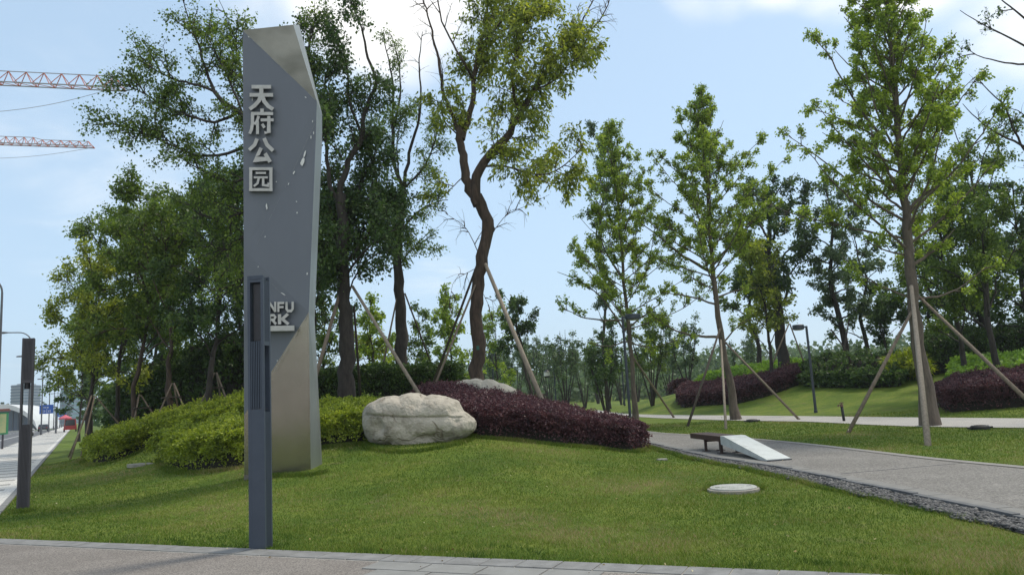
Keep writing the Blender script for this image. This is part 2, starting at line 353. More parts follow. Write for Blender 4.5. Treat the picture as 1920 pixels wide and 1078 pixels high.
# ------------------------------------------------------------------ ground
def ground_material():
    m = bpy.data.materials.new('lawn_ground'); m.use_nodes = True; nt = m.node_tree; L = nt.links
    b = nt.nodes['Principled BSDF']; b.inputs['Roughness'].default_value = .9; b.inputs['Specular IOR Level'].default_value = .2
    tc = nd(nt, 'ShaderNodeTexCoord')
    def noise(s, d=5, r=.6):
        n = nd(nt, 'ShaderNodeTexNoise'); n.inputs['Scale'].default_value = s; n.inputs['Detail'].default_value = d; n.inputs['Roughness'].default_value = r
        L.new(tc.outputs['Object'], n.inputs['Vector']); return n.outputs['Fac']
    def ramp(f, *st):
        r = nd(nt, 'ShaderNodeValToRGB'); e = r.color_ramp.elements
        e[0].position, e[0].color = st[0][0], (*st[0][1], 1); e[1].position, e[1].color = st[-1][0], (*st[-1][1], 1)
        for s in st[1:-1]: k = e.new(s[0]); k.color = (*s[1], 1)
        L.new(f, r.inputs[0]); return r.outputs[0]
    big = ramp(noise(.55, 6, .7), (.36, (.075, .130, .014)), (.5, (.115, .170, .020)), (.64, (.165, .205, .032)))
    fine = ramp(noise(38, 7, .75), (.3, (.45, .45, .45)), (.7, (1.3, 1.3, 1.3)))
    mx = nd(nt, 'ShaderNodeMix'); mx.data_type = 'RGBA'; mx.blend_type = 'MULTIPLY'; mx.inputs['Factor'].default_value = .75
    L.new(big, mx.inputs[6]); L.new(fine, mx.inputs[7])
    mf = nd(nt, 'ShaderNodeMix'); mf.data_type = 'RGBA'; mf.blend_type = 'MULTIPLY'; mf.inputs['Factor'].default_value = .7; L.new(mx.outputs[2], mf.inputs[6]); L.new(ramp(noise(5, 8, .8), (.36, (.62, .66, .6)), (.64, (1.25, 1.2, 1.1))), mf.inputs[7]); mx = mf
    br = nd(nt, 'ShaderNodeMix'); br.data_type = 'RGBA'
    f = ramp(noise(1.6, 8, .7), (.56, (0, 0, 0)), (.70, (.8, .8, .8)))
    L.new(f, br.inputs['Factor']); L.new(mx.outputs[2], br.inputs[6]); br.inputs[7].default_value = (.15, .125, .06, 1)
    L.new(br.outputs[2], b.inputs['Base Color'])
    bp = nd(nt, 'ShaderNodeBump'); bp.inputs['Strength'].default_value = .6; bp.inputs['Distance'].default_value = .03
    L.new(noise(55, 6, .8), bp.inputs['Height']); L.new(bp.outputs[0], b.inputs['Normal'])
    return m
GROUND = ground_material()
def grid(xs, ys, z):
    X, Y = np.meshgrid(xs, ys); V = np.stack([X, Y, z(X, Y)], -1).reshape(-1, 3); nx = len(xs); ny = len(ys)
    i = np.arange(nx - 1)[None, :] + np.arange(ny - 1)[:, None] * nx
    return V, np.stack([i, i + 1, i + nx + 1, i + nx], -1).reshape(-1, 4)
xs = np.r_[np.array([-3000, -1500, -700, -300, -150, -90]), np.arange(-60, 60, .5), np.array([60, 90, 150, 300, 700, 1500, 3000])]
ys = np.r_[np.array([-400, -100, -30, -10]), np.arange(0, 80, .5), np.array([80, 100, 150, 300, 700, 1500, 3000])]
V, Fq = grid(xs, ys, H)
tag(mesh_np('ground', V, Fq, GROUND, smooth=True), kind='structure')

def strip(name, m, A, B, dz, kind='structure', follow=True, sub=24):
    "a sheet between two polylines, laid dz above the ground"
    A, _ = resample(np.array([(*p[:2], 0) for p in A]), sub); B, _ = resample(np.array([(*p[:2], 0) for p in B]), sub)
    n = 6; V = []; Fc = []
    for i in range(sub):
        for k in range(n + 1):
            p = A[i] + (B[i] - A[i]) * k / n; V.append((p[0], p[1], dz + (float(H(p[0], p[1])) if follow else 0)))
    for i in range(sub - 1):
        for k in range(n):
            a = i * (n + 1) + k; Fc.append((a, a + 1, a + n + 2, a + n + 1))
    return tag(mesh_np(name, V, Fc, m), kind=kind)
AGG = mat('exposed_aggregate', (.20, .18, .16), (.10, .088, .08), scale=110, rough=.85, bump=.35, bscale=160, c3=(.155, .138, .122), detail=4)
def path_material(name, base, tint, speck=140, dark=.45):
    m = bpy.data.materials.new(name); m.use_nodes = True; nt = m.node_tree; L = nt.links; b = nt.nodes['Principled BSDF']; b.inputs['Roughness'].default_value = .85
    tc = nd(nt, 'ShaderNodeTexCoord')
    def noise(s, d, r=.6):
        n = nd(nt, 'ShaderNodeTexNoise'); n.inputs['Scale'].default_value = s; n.inputs['Detail'].default_value = d; n.inputs['Roughness'].default_value = r
        L.new(tc.outputs['Object'], n.inputs['Vector']); return n.outputs['Fac']
    def ramp(f, a, c, lo=.35, hi=.65):
        r = nd(nt, 'ShaderNodeValToRGB'); e = r.color_ramp.elements; e[0].position = lo; e[1].position = hi; e[0].color = (*a, 1); e[1].color = (*c, 1); L.new(f, r.inputs[0]); return r.outputs[0]
    a = ramp(noise(.8, 7, .7), base, tint, .3, .7); s = ramp(noise(speck, 2, .9), (dark,) * 3, (1.6,) * 3, .42, .58)
    mx = nd(nt, 'ShaderNodeMix'); mx.data_type = 'RGBA'; mx.blend_type = 'MULTIPLY'; mx.inputs['Factor'].default_value = .8
    L.new(a, mx.inputs[6]); L.new(s, mx.inputs[7]); L.new(mx.outputs[2], b.inputs['Base Color'])
    bp = nd(nt, 'ShaderNodeBump'); bp.inputs['Strength'].default_value = .4; bp.inputs['Distance'].default_value = .01; L.new(noise(speck, 3, .8), bp.inputs['Height']); L.new(bp.outputs[0], b.inputs['Normal'])
    return m
PLAZA = path_material('reddish_aggregate_paving', (.145, .128, .113), (.212, .192, .172), 60, .5)
PATH = path_material('grey_aggregate_path', (.128, .120, .108), (.188, .178, .162), 34, .5)
PATH2 = path_material('pale_path_concrete', (.27, .26, .245), (.35, .335, .31), 50, .7)
KSTONE = mat('blue_grey_kerb_stone', (.24, .24, .235), (.15, .15, .145), scale=5, rough=.8, bump=.3, bscale=60)
MORTAR = mat('pale_mortar', (.45, .43, .38), (.34, .32, .28), scale=20, rough=.9)

# plaza in front: line of kerb stones against the lawn
ka = np.array([-7.47, 11.11]); kd = np.array([9.55, -4.37]) / np.hypot(9.55, 4.37); kn = np.array([-.416, -.909])     # towards the camera
def kp(s, o): return ka + kd * s + kn * o
tag((lambda b: (b.prism([kp(-14, .30), kp(60, .30), kp(60, 26), kp(-14, 26)], -.12, .012), b.build('plaza_paving', PLAZA))[1])(MB()), kind='structure')
b = MB(); rs = random.Random(4); s = -13.9; b.mi = 0
b.prism([kp(-14, -.02), kp(30, -.02), kp(30, .298), kp(-14, .298)], -.12, .014); b.mi = 1
while s < 29:
    l = .38 + rs.random() * .03; b.prism([kp(s, -.005), kp(s + l - .012, -.005), kp(s + l - .012, .285), kp(s, .285)], 0, .022 + rs.random() * .004); s += l
tag(b.build('kerb', [MORTAR, KSTONE], bevel=.004), kind='structure')
# blue-grey slabs set in the aggregate, near the middle of the bottom edge
b = MB()
o0 = .31
for (s0, s1, w0, w1) in ((6.7, 7.32, .31, .62), (7.34, 7.94, .31, .62), (7.96, 8.56, .31, .62), (8.58, 9.1, .31, .62), (6.9, 7.5, .64, 1.2), (7.52, 8.2, .64, 1.2), (8.22, 8.9, .64, 1.2)):
    b.prism([kp(s0, w0), kp(s1, w0), kp(s1, w1), kp(s0, w1)], 0, .020 + rs.random() * .003)
tag(b.build('paving_slab_band', mat('pale_slab_stone', (.25, .25, .24), (.19, .19, .18), scale=4, rough=.8, bump=.2, bscale=50), bevel=.003), kind='structure')

# park path beside the lawn, its edging stones, and the far path
near1 = [(3.3, 36), (3.55, 28), (3.9, 21.55), (4.25, 17.11), (4.71, 14.9), (4.91, 13.12), (5.09, 11.18), (5.19, 9.85), (5.29, 8.37), (5.4, 5.0), (5.5, 1)]
far1 = [(4.6, 42), (4.85, 29.92), (5.66, 26.1), (6.65, 22.78), (7.19, 19.97), (7.49, 17.52), (7.8, 14.44), (8.15, 12.68), (8.9, 9), (9.8, 5), (11, 1)]
strip('path_near', PATH, near1, far1, .016, sub=40)
pn2 = [(5.8, 62), (7.08, 45.18), (8.9, 36.5), (9.9, 32.93), (11.08, 29.9), (11.95, 23.92), (13.45, 20.69), (15.2, 16), (18, 9)]
pf2 = [(6.4, 64), (7.84, 50.0), (11.0, 39.58), (12.6, 35.0), (14.48, 28.89), (16.0, 24.54), (17.8, 18.5), (21, 11)]
strip('path_far', PATH2, pn2, pf2, .020, sub=40)
edge_in = [(x + .02, y) for x, y in near1]; q, Ln = resample(np.array([(x, y, 0) for x, y in near1]), 220)
b = MB(); EDGE = mat('dark_edging_stone', (.14, .145, .15), (.085, .088, .092), scale=6, rough=.8, bump=.3, bscale=50)
q2, L2_ = resample(np.array([(x, y, 0) for x, y in near1]), int(Ln / .6)); 
for i in range(len(q2) - 1):
    p, r = q2[i], q2[i + 1]; d = norm(r - p); nrm = np.array([-d[1], d[0], 0]); r = p + (r - p) * .985
    nn = nrm if nrm[0] > 0 else -nrm
    b.prism([(p - nn * .10)[:2], (r - nn * .10)[:2], (r + nn * .0)[:2], (p + nn * .0)[:2]][::-1 if nrm[0] > 0 else 1], -.05, .058 + .006 * ((i * 7) % 3))
tag(b.build('path_edging', EDGE, bevel=.006), kind='structure')
b = MB()
for i in range(len(q2) - 1):
    p, r = q2[i], q2[i + 1]; d = norm(r - p); nrm = np.array([-d[1], d[0], 0]); r = p + (r - p) * .985; nn = nrm if nrm[0] > 0 else -nrm
    b.prism([(p + nn * .004)[:2], (r + nn * .004)[:2], (r + nn * .36)[:2], (p + nn * .36)[:2]][::-1 if nrm[0] > 0 else 1], -.02, .024 + .002 * ((i * 5) % 3))
tag(b.build('path_border_slabs', mat('border_slab', (.21, .205, .19), (.165, .16, .15), scale=5, rough=.85, bump=.2, bscale=60), bevel=.002), kind='structure')
strip('path_edge_line', mat('path_far_border', (.25, .24, .22), (.2, .19, .175), scale=4, rough=.85), [(x - .22, y) for x, y in far1], far1, .026, sub=40)
b = MB(); jp = gp(1575, 890); jq = gp(1815, 869)
b.prism([(jp[0], jp[1]), (jq[0], jq[1]), (jq[0], jq[1] + .03), (jp[0], jp[1] + .03)], .0, .0185)
tag(b.build('path_expansion_joint', DARKM), kind='structure')

# street side: pavement, road, kerbs, lane lines
sdv = np.array([-.5, .866]); snv = np.array([.866, .5])
def sp(u, t): return snv * u + sdv * t
WALKM = path_material('pale_pavement_slabs', (.42, .41, .385), (.52, .51, .48), 30, .8)
ASPH = path_material('asphalt', (.075, .077, .082), (.095, .097, .10), 50, .75)
def sheet(name, m, u0, u1, t0, t1, z):
    b = MB(); n = 30
    for i in range(n):
        a = t0 + (t1 - t0) * i / n; c = t0 + (t1 - t0) * (i + 1) / n
        b.poly([(*sp(u0, a), z), (*sp(u1, a), z), (*sp(u1, c), z), (*sp(u0, c), z)])
    return tag(b.build(name, m), kind='structure')
b = MB(); b.prism([sp(-4.6, -10), sp(-1.25, -10), sp(-1.25, 700), sp(-4.6, 700)], -.1, .01); tag(b.build('pavement', WALKM), kind='structure')
b = MB()
for i in range(90):
    t = 8 + i * 1.9
    b.prism([sp(-4.5, t), sp(-1.55, t), sp(-1.55, t + .42), sp(-4.5, t + .42)], 0, .0145)
tag(b.build('pavement_bands', mat('darker_band_stone', (.30, .29, .27), (.22, .215, .2), scale=3, rough=.85)), kind='structure')
b = MB(); b.prism([sp(-1.30, -10), sp(-1.18, -10), sp(-1.18, 500), sp(-1.30, 500)], -.1, .03); tag(b.build('lawn_kerb', KSTONE), kind='structure')
sheet('road', ASPH, -24.5, -4.75, -20, 900, .006)
b = MB(); b.prism([sp(-4.75, -20), sp(-4.6, -20), sp(-4.6, 600), sp(-4.75, 600)], -.1, .05); tag(b.build('street_kerb', KSTONE), kind='structure')
b = MB(); b.prism([sp(-27, -20), sp(-24.5, -20), sp(-24.5, 600), sp(-27, 600)], -.1, .15); tag(b.build('far_pavement', WALKM), kind='structure')
WHITE = mat('road_marking_white', (.62, .62, .6), (.5, .5, .48), scale=10, rough=.8)
sheet('road_edge_line', WHITE, -7.45, -7.25, 10, 500, .0105)
b = MB()
for u in (-11, -14.6, -18.2):
    for i in range(60):
        t = 20 + i * 9; b.prism([sp(u - .08, t), sp(u + .08, t), sp(u + .08, t + 4), sp(u - .08, t + 4)], 0, .0105)
tag(b.build('lane_markings', WHITE), kind='structure')

# gravel strip between lawn and path edging
GRAV = leafmat('gravel_stone', (.035, .036, .038), (.085, .085, .086), (.20, .195, .185), 0.0, .75)
glw = [(28, .10), (21.5, .22), (19.5, .28), (17, .34), (14.5, .40), (12.3, .44), (10.7, .46), (9.1, .38), (8, .38), (1, .36)]
def gedge(y):
    yy = np.array([g[0] for g in glw])[::-1]; ww = np.array([g[1] for g in glw])[::-1]; return np.interp(y, yy, ww)
nx_ = np.array([p[0] for p in near1])[::-1]; ny_ = np.array([p[1] for p in near1])[::-1]
def pathx(y): return np.interp(y, ny_, nx_)
def gravel():
    rg = np.random.default_rng(5); n = 17000
    y = 5 + 20 * rg.random(n) ** 1.25; wd = gedge(y) + .05 * np.sin(y * 3.1) + .03 * np.sin(y * 9); x = pathx(y) - .1 - wd * rg.random(n)
    r = (.018 + .017 * rg.random(n))
    ph = np.array([(0, 0, 1), (1, 0, .1), (0, 1, -.05), (-1, 0, .1), (0, -1, 0), (0, 0, -1)], float)
    Fo = np.array([(0, 1, 2), (0, 2, 3), (0, 3, 4), (0, 4, 1), (5, 2, 1), (5, 3, 2), (5, 4, 3), (5, 1, 4)])
    A = rg.random(n) * 6.28; c, s_ = np.cos(A), np.sin(A)
    v = ph[None] * np.stack([r * (1.0 + .6 * rg.random(n)), r, r * (.45 + .3 * rg.random(n))], 1)[:, None, :] * (1 + .18 * rg.normal(size=(n, 6, 1)))
    X = v[..., 0] * c[:, None] - v[..., 1] * s_[:, None] + x[:, None]; Y = v[..., 0] * s_[:, None] + v[..., 1] * c[:, None] + y[:, None]
    Z = v[..., 2] + (H(x, y) + .008 + .03 * rg.random(n))[:, None]
    V = np.stack([X, Y, Z], -1).reshape(-1, 3); Fc = (Fo[None] + (np.arange(n) * 6)[:, None, None]).reshape(-1, 3)
    tag(mesh_np('gravel', V, Fc, GRAV, rnd=np.repeat(np.clip(rg.normal(.45, .25, n), 0, 1), 8)), 'dark grey pebbles along the path edge', 'gravel', kind='stuff')
gravel()
strip('gravel_bed', mat('gravel_bed_dirt', (.05, .05, .052), (.03, .03, .03), scale=30, rough=1), [(x - .12 - gedge(y), y) for x, y in near1 if y < 24], [(x - .05, y) for x, y in near1 if y < 24], .012, sub=30)

# grass blades
def grass():
    m = bpy.data.materials.new('grass_blades'); m.use_nodes = True; nt = m.node_tree; L = nt.links
    b = nt.nodes['Principled BSDF']; b.inputs['Roughness'].default_value = .6; b.inputs['Specular IOR Level'].default_value = .25
    a = nd(nt, 'ShaderNodeAttribute'); a.attribute_name = 'rnd'
    r = nd(nt, 'ShaderNodeValToRGB'); e = r.color_ramp.elements
    for i, (p, c) in enumerate(((0, (.022, .058, .008)), (.35, (.080, .148, .014)), (.62, (.148, .205, .026)), (.82, (.235, .245, .055)), (1, (.38, .30, .16)))):
        k = e[i] if i < 2 else e.new(p); k.position = p; k.color = (*c, 1)
    L.new(a.outputs['Fac'], r.inputs[0]); L.new(r.outputs[0], b.inputs['Base Color'])
    t = nd(nt, 'ShaderNodeBsdfTranslucent'); mx = nd(nt, 'ShaderNodeMixShader'); mx.inputs[0].default_value = .35
    L.new(r.outputs[0], t.inputs['Color']); L.new(b.outputs[0], mx.inputs[1]); L.new(t.outputs[0], mx.inputs[2]); L.new(mx.outputs[0], nt.nodes['Material Output'].inputs['Surface'])
    rg = np.random.default_rng(9); n = 520000
    rr = 6.0 * (36 / 6.0) ** rg.random(n); az = np.radians(-43 + 84 * rg.random(n)); x = rr * np.sin(az); y = rr * np.cos(az)
    v = .416 * x + .909 * y - 7.0; u = .866 * x + .5 * y
    k1 = (x < pathx(y) - .1 - gedge(y) - .02 + .03 * np.sin(y * 3.1)) | (y > 24)
    inp = (x > pathx(y) - .1) & (y < 60)
    fx = np.interp(y, np.array([p[1] for p in far1])[::-1], np.array([p[0] for p in far1])[::-1])
    n2x = np.interp(y, np.array([p[1] for p in pn2])[::-1], np.array([p[0] for p in pn2])[::-1]); f2x = np.interp(y, np.array([p[1] for p in pf2])[::-1], np.array([p[0] for p in pf2])[::-1])
    left = (x < pathx(y) - .1) & k1; right = (x > fx) & ~((x > n2x) & (x < f2x))
    ok = (v > -.015) & (u > -1.17) & (left | right)
    c = gp(1375, 915, .03); ok &= np.hypot(x - c[0], (y - c[1])) > .40
    Yp = float(GH(540, 891)[1]); xa, xb = P(457, 891, Yp)[0], P(604, 891, Yp + .7)[0]; ok &= ~((x > xa) & (x < xb) & (y > Yp + .25) & (y < Yp + .85))
    x, y, rr, v = x[ok], y[ok], rr[ok], v[ok]
    ed = []
    for ln, cnt in (([(684, 830), (700, 840), (740, 847), (790, 845), (850, 834), (880, 822), (892, 812)], 9000), ([(862, 818), (910, 821), (980, 827), (1060, 836), (1140, 843), (1185, 848), (1205, 845)], 12000), ([(592, 840), (640, 836), (690, 832)], 4000),
                    ([(298, 862), (318, 880), (350, 886), (400, 884), (455, 876)], 6000), ([(153, 862), (172, 872), (215, 866), (280, 838)], 5000), ([(470, 893), (530, 892), (590, 890), (606, 884)], 4000), ([(30, 958), (43, 961), (56, 957)], 1500)):
        q_, _l = resample(np.array([tuple(GH(a_, b_)[:2]) + (0,) for a_, b_ in ln]), 60); i_ = rg.random(cnt) * 58.99; k_ = i_.astype(int); f_ = (i_ - k_)[:, None]; p_ = q_[k_] * (1 - f_) + q_[k_ + 1] * f_
        ed.append(p_[:, :2] + rg.normal(size=(cnt, 2)) * .07 - np.array([0, .04]))
    cc = gp(1375, 917, 0); t_ = rg.random(2500) * 6.283; ed.append(np.stack([cc[0] + (.39 + .04 * np.abs(rg.normal(size=2500))) * np.cos(t_), cc[1] + (.39 + .04 * np.abs(rg.normal(size=2500))) * np.sin(t_)], 1))
    y_ = 8 + 14 * rg.random(14000) ** .6; x_ = pathx(y_) - .1 - gedge(y_) - .02 + .03 * np.sin(y_ * 3.1) - .03 + .035 * rg.normal(size=14000); ed.append(np.stack([x_, y_], 1))
    ed = np.concatenate(ed); nb = len(x); x = np.r_[x, ed[:, 0]]; y = np.r_[y, ed[:, 1]]; rr = np.hypot(x, y); v = .416 * x + .909 * y - 7.0; n = len(x); extra = np.arange(n) >= nb
    clump = np.sin(x * 2.3 + 1.3 * np.sin(y * 1.7)) * np.sin(y * 2.9 + 1.1 * np.sin(x * 2.1)); clump2 = np.sin(x * .9 + 2 + np.sin(y * .6)) * np.sin(y * .8 + np.sin(x))
    edge = np.exp(-np.clip(v, 0, 9) / .25)
    tuft = np.clip(np.sin(x * 5.1 + 2 * np.sin(y * 3.7)) * np.sin(y * 5.9 + 2 * np.sin(x * 4.3)) - .45, 0, 1) * 1.6 * np.exp(-np.clip(v, 0, 9) / 1.6)
    h = (.020 + .020 * rg.random(n) + .008 * clump + .045 * edge * rg.random(n) + .05 * tuft * rg.random(n) + .05 * extra * rg.random(n)) * (1 + .015 * (rr - 6)); h = np.maximum(h, .012)
    wd = .0026 * (1 + (rr - 6) * .16)
    A = rg.random(n) * 6.28; tilt = rg.normal(size=(n, 2)) * .5
    z = H(x, y) - .003
    V = np.stack([np.stack([x - wd * np.cos(A), y - wd * np.sin(A), z], 1), np.stack([x + wd * np.cos(A), y + wd * np.sin(A), z], 1),
                  np.stack([x + tilt[:, 0] * h, y + tilt[:, 1] * h, z + h], 1)], 1).reshape(-1, 3)
    patch = np.clip(clump2 - .15, 0, 1) * .35
    R = np.clip(.50 + .14 * clump + .12 * clump2 + patch * rg.random(n) * 1.4 + rg.normal(size=n) * .15 + (rg.random(n) < .05) * .35 - .12 * edge - .3 * tuft, 0, 1)
    tag(mesh_np('grass', V, np.arange(3 * n).reshape(-1, 3), m, rnd=R), 'short mown lawn grass with dry patches', 'grass', kind='stuff')
grass()
def litter():
    rg = np.random.default_rng(77); n = 380; r_ = 6.5 * (26 / 6.5) ** rg.random(n); a = np.radians(-36 + 62 * rg.random(n)); x = r_ * np.sin(a); y = r_ * np.cos(a); v = .416 * x + .909 * y - 7.0
    k = (v > -.6) & (.866 * x + .5 * y > -1) & (x < pathx(y) - .2 + 3 * (rg.random(n) < .12)); x, y, v = x[k], y[k], v[k]
    z = H(x, y) + np.where(v > 0, .03, .028) + np.where(x > pathx(y) - .1, -.004, 0); C = np.stack([x, y, z], 1); D = norm(rg.normal(size=C.shape) * [1, 1, .12]); V, Fq = leaf_mesh(rg, C, D, .018 + .028 * rg.random(len(C)) ** 2, .35)
    tag(mesh_np('fallen_leaves', V, Fq, leafmat('dry_leaf', (.16, .09, .03), (.34, .26, .10), (.55, .50, .30), .15, .7), rnd=rg.random(len(C))), 'scattered dry leaves and petals on the lawn and paving', 'leaves', kind='stuff')
litter()

# ------------------------------------------------------------------ entrance pylon
def tripoly(mb, pts, mi): mb.mi = mi; mb.poly(pts)
def pylon():
    Y0 = float(GH(540, 891)[1]); base = on(P(530, 891, Y0)[0], Y0)
    root = thing('pylon_sign', base, 'tall faceted grey steel pylon lettered with the park name, standing on the lawn', 'pylon')
    D = .75
    A = lambda x, y, d=0: P(x, y, Y0 + d)
    TL, TR, R1, R2, R3, BR, BL, LM, LL = A(455, 57), A(550, 47, .28), A(594, 190, .02), A(592, 262, .04), A(579, 585, .0), A(583, 905, .30), A(458, 905, .30), A(457, 470), A(458, 778, .18)
    tl, tr, r1, r2, r3, br, bl = A(456, 57, D), A(561, 47, D), A(604, 214, D), A(604, 262, D), A(590, 600, D), A(606, 905, D), A(462, 905, D)
    b = MB(); b.mi = 0
    for pl in ((TL, LM, R1), (R1, LM, R2), (LM, LL, R3), (LM, R3, R2)): b.poly(pl)
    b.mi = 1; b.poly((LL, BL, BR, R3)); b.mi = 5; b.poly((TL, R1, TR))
    b.mi = 2
    for pl in ((TR, R1, r1, tr), (R1, R2, r2, r1), (R2, R3, r3, r2), (R3, BR, br, r3), (TL, TR, tr, tl), (TL, tl, bl, BL, LL, LM), (tl, tr, r1, r2, r3, br, bl)): b.poly(pl)
    EDGE_ = mat('dull_steel_edge', (.40, .42, .41), (.32, .335, .33), scale=2, rough=.42, metal=.75, bump=.05, bscale=40, stretch=(1, 1, .1))
    body = b
    def offs(pts, w0, w1):
        n = len(pts); Lp = []; Rp = []
        for i, p in enumerate(pts):
            a = pts[max(i - 1, 0)]; c = pts[min(i + 1, n - 1)]; dx, dy = c[0] - a[0], c[1] - a[1]; l = math.hypot(dx, dy) or 1
            if 0 < i < n - 1:
                d1 = (p[0] - a[0], p[1] - a[1]); d2 = (c[0] - p[0], c[1] - p[1]); l1 = math.hypot(*d1); l2 = math.hypot(*d2)
                cs = (d1[0] * d2[0] + d1[1] * d2[1]) / (l1 * l2); k = 1 / math.sqrt(max(.3, (1 + cs) / 2))
            else: k = 1
            w = (w0 + (w1 - w0) * i / (n - 1)) / 2 * k
            Lp.append((p[0] - dy / l * w, p[1] + dx / l * w)); Rp.append((p[0] + dy / l * w, p[1] - dx / l * w))
        return Lp, Rp
    def glyph(strokes, x0, y0, x1, y1, skew=0.0, th=.11, back=.0, name='letter'):
        b = MB()
        for q, st in enumerate(strokes):
            pts, w0, w1 = st; Lp, Rp = offs(pts, w0, w1); e = .0015 * (q % 4)
            f = lambda p, Y: P(x0 + (x1 - x0) * p[0], y1 + (y0 - y1) * p[1] + skew * p[0], Y)
            for i in range(len(pts) - 1):
                qd = [Lp[i], Lp[i + 1], Rp[i + 1], Rp[i]]
                b.hexa([f(p, Y0 - th - e) for p in qd] + [f(p, Y0 + back) for p in qd])
        o = b.build(name, LETTER, root, origin=base); return o
    w = .17
    glyph([([(.10, .93), (.90, .93)], .15, .15), ([(.02, .60), (.98, .60)], .15, .15), ([(.5, .93), (.5, .62), (.40, .36), (.22, .16), (.02, .02)], w, .15), ([(.52, .60), (.62, .34), (.78, .14), (.98, .01)], w, .15)], 467, 160, 513, 206)
    glyph([([(.52, 1.04), (.52, .86)], .15, .15), ([(.06, .84), (.98, .84)], .13, .13), ([(.12, .84), (.12, .45), (.08, .2), (.0, .02)], .14, .12), ([(.38, .74), (.30, .52), (.20, .40)], .12, .10),
           ([(.33, .55), (.33, .0)], .12, .12), ([(.46, .58), (1.0, .58)], .12, .12), ([(.80, .74), (.80, .08), (.62, .06)], .13, .11), ([(.52, .42), (.62, .26)], .12, .12)], 468, 206, 513, 252)
    glyph([([(.34, .95), (.24, .70), (.02, .50)], .15, .13), ([(.62, .97), (.74, .70), (.98, .47)], .15, .15), ([(.50, .58), (.38, .32), (.22, .12), (.78, .14)], .14, .14), ([(.66, .36), (.86, .02)], .15, .15)], 466, 258, 513, 305)
    glyph([([(.07, 1.0), (.07, -.02)], .13, .13), ([(.93, 1.0), (.93, -.02)], .13, .13), ([(.0, .94), (1.0, .94)], .12, .12), ([(.0, .05), (1.0, .05)], .12, .12), ([(.28, .76), (.72, .76)], .09, .09), ([(.20, .57), (.80, .57)], .09, .09),
           ([(.42, .57), (.36, .32), (.20, .19)], .10, .09), ([(.60, .57), (.60, .24), (.82, .22), (.82, .34)], .10, .09)], 467, 314, 511, 358)
    k = .26
    G = {'T': [([(0, .88), (1, .88)], .24, .24), ([(.5, .9), (.5, 0)], .3, .3)], 'I': [([(.5, 0), (.5, 1)], .8, .8)],
         'A': [([(.10, 0), (.5, 1)], k, k), ([(.5, 1), (.90, 0)], k, k), ([(.25, .28), (.75, .28)], .18, .18)],
         'N': [([(.13, 0), (.13, 1)], k, k), ([(.13, .95), (.87, .05)], k, k), ([(.87, 0), (.87, 1)], k, k)],
         'F': [([(.15, 0), (.15, 1)], .3, .3), ([(.1, .88), (1, .88)], .24, .24), ([(.1, .48), (.9, .48)], .22, .22)],
         'U': [([(.14, 1), (.14, .3), (.3, .1), (.7, .1), (.86, .3), (.86, 1)], k, k)],
         'P': [([(.15, 0), (.15, 1)], .3, .3), ([(.15, .88), (.7, .88), (.86, .7), (.7, .45), (.15, .45)], .24, .24)],
         'R': [([(.15, 0), (.15, 1)], .3, .3), ([(.15, .88), (.68, .88), (.84, .7), (.68, .45), (.15, .45)], .24, .24), ([(.45, .45), (.92, 0)], .28, .28)],
         'K': [([(.15, 0), (.15, 1)], .3, .3), ([(.3, .45), (.9, 1)], .28, .28), ([(.35, .55), (.95, 0)], .28, .28)]}
    for c, x0, x1 in (('T', 466, 478), ('I', 480, 484), ('A', 486, 501), ('N', 503, 518), ('F', 520, 533), ('U', 535, 551)): glyph(G[c], x0, 566, x1, 585, -.4, back=.14)
    for c, x0, x1 in (('P', 466, 480), ('A', 483, 500), ('R', 503, 519), ('K', 521, 542)): glyph(G[c], x0, 589, x1, 608, -.4, back=.14)
    glyph([([(0, .5), (1, .5)], .9, .9)], 466, 611, 552, 622, -1.5, th=.16, back=.14, name='underline_bar')
    b = body; b.mi = 3; rs = random.Random(2)
    def chip(x, y, rx, ry, a=0.0):
        n = 9; pts = []
        for i in range(n):
            t = i * 2 * math.pi / n; r = .65 + .5 * rs.random(); ex, ey = rx * r * math.cos(t), ry * r * math.sin(t)
            pts.append(P(x + ex * math.cos(a) - ey * math.sin(a), y + ex * math.sin(a) + ey * math.cos(a), Y0 - .012))
        b.poly(pts[::-1])
    for c in ((567, 304, 3, 10, .35), (571, 290, 1.6, 7, .3), (583, 258, 1, 4, 0), (588, 250, 1, 3, 0), (586, 228, .7, 2, 0), (551, 324, 1.5, 3.5, .5), (541, 345, .8, 2.5, .5), (500, 388, 1.6, 6, -.1), (518, 341, 1, 1, 0), (556, 378, 1.5, 1, .2), (557, 399, 1.2, 2, 0),
              (497, 444, .8, 2, .4), (484, 500, .8, 1.5, 0), (576, 513, 1.4, 3, 0), (531, 551, 5, .8, .55), (520, 676, 1.2, 1.4, 0), (502, 712, 1, 3, .5), (470, 340, 1, 4, 0), (473, 185, .8, 5, 0), (466, 69, 1, 3, -.6), (573, 183, 2, 1, .6)): chip(*c)
    def seam(pts, w):
        for p, q in zip(pts, pts[1:]):
            n = 8
            for i in range(n):
                if rs.random() < .25: continue
                s_, e_ = i / n, (i + .8) / n; a = (p[0] + (q[0] - p[0]) * s_, p[1] + (q[1] - p[1]) * s_); c = (p[0] + (q[0] - p[0]) * e_, p[1] + (q[1] - p[1]) * e_)
                b.poly([P(a[0], a[1], Y0 - .012), P(c[0], c[1], Y0 - .012), P(c[0] + w, c[1], Y0 - .012), P(a[0] + w, a[1], Y0 - .012)])
    b.mi = 4; seam([(456, 59), (594, 191)], 1.0); seam([(590, 232), (540, 340), (480, 462)], .5); seam([(578, 588), (500, 718)], .7); seam([(497, 520), (548, 570)], .5)
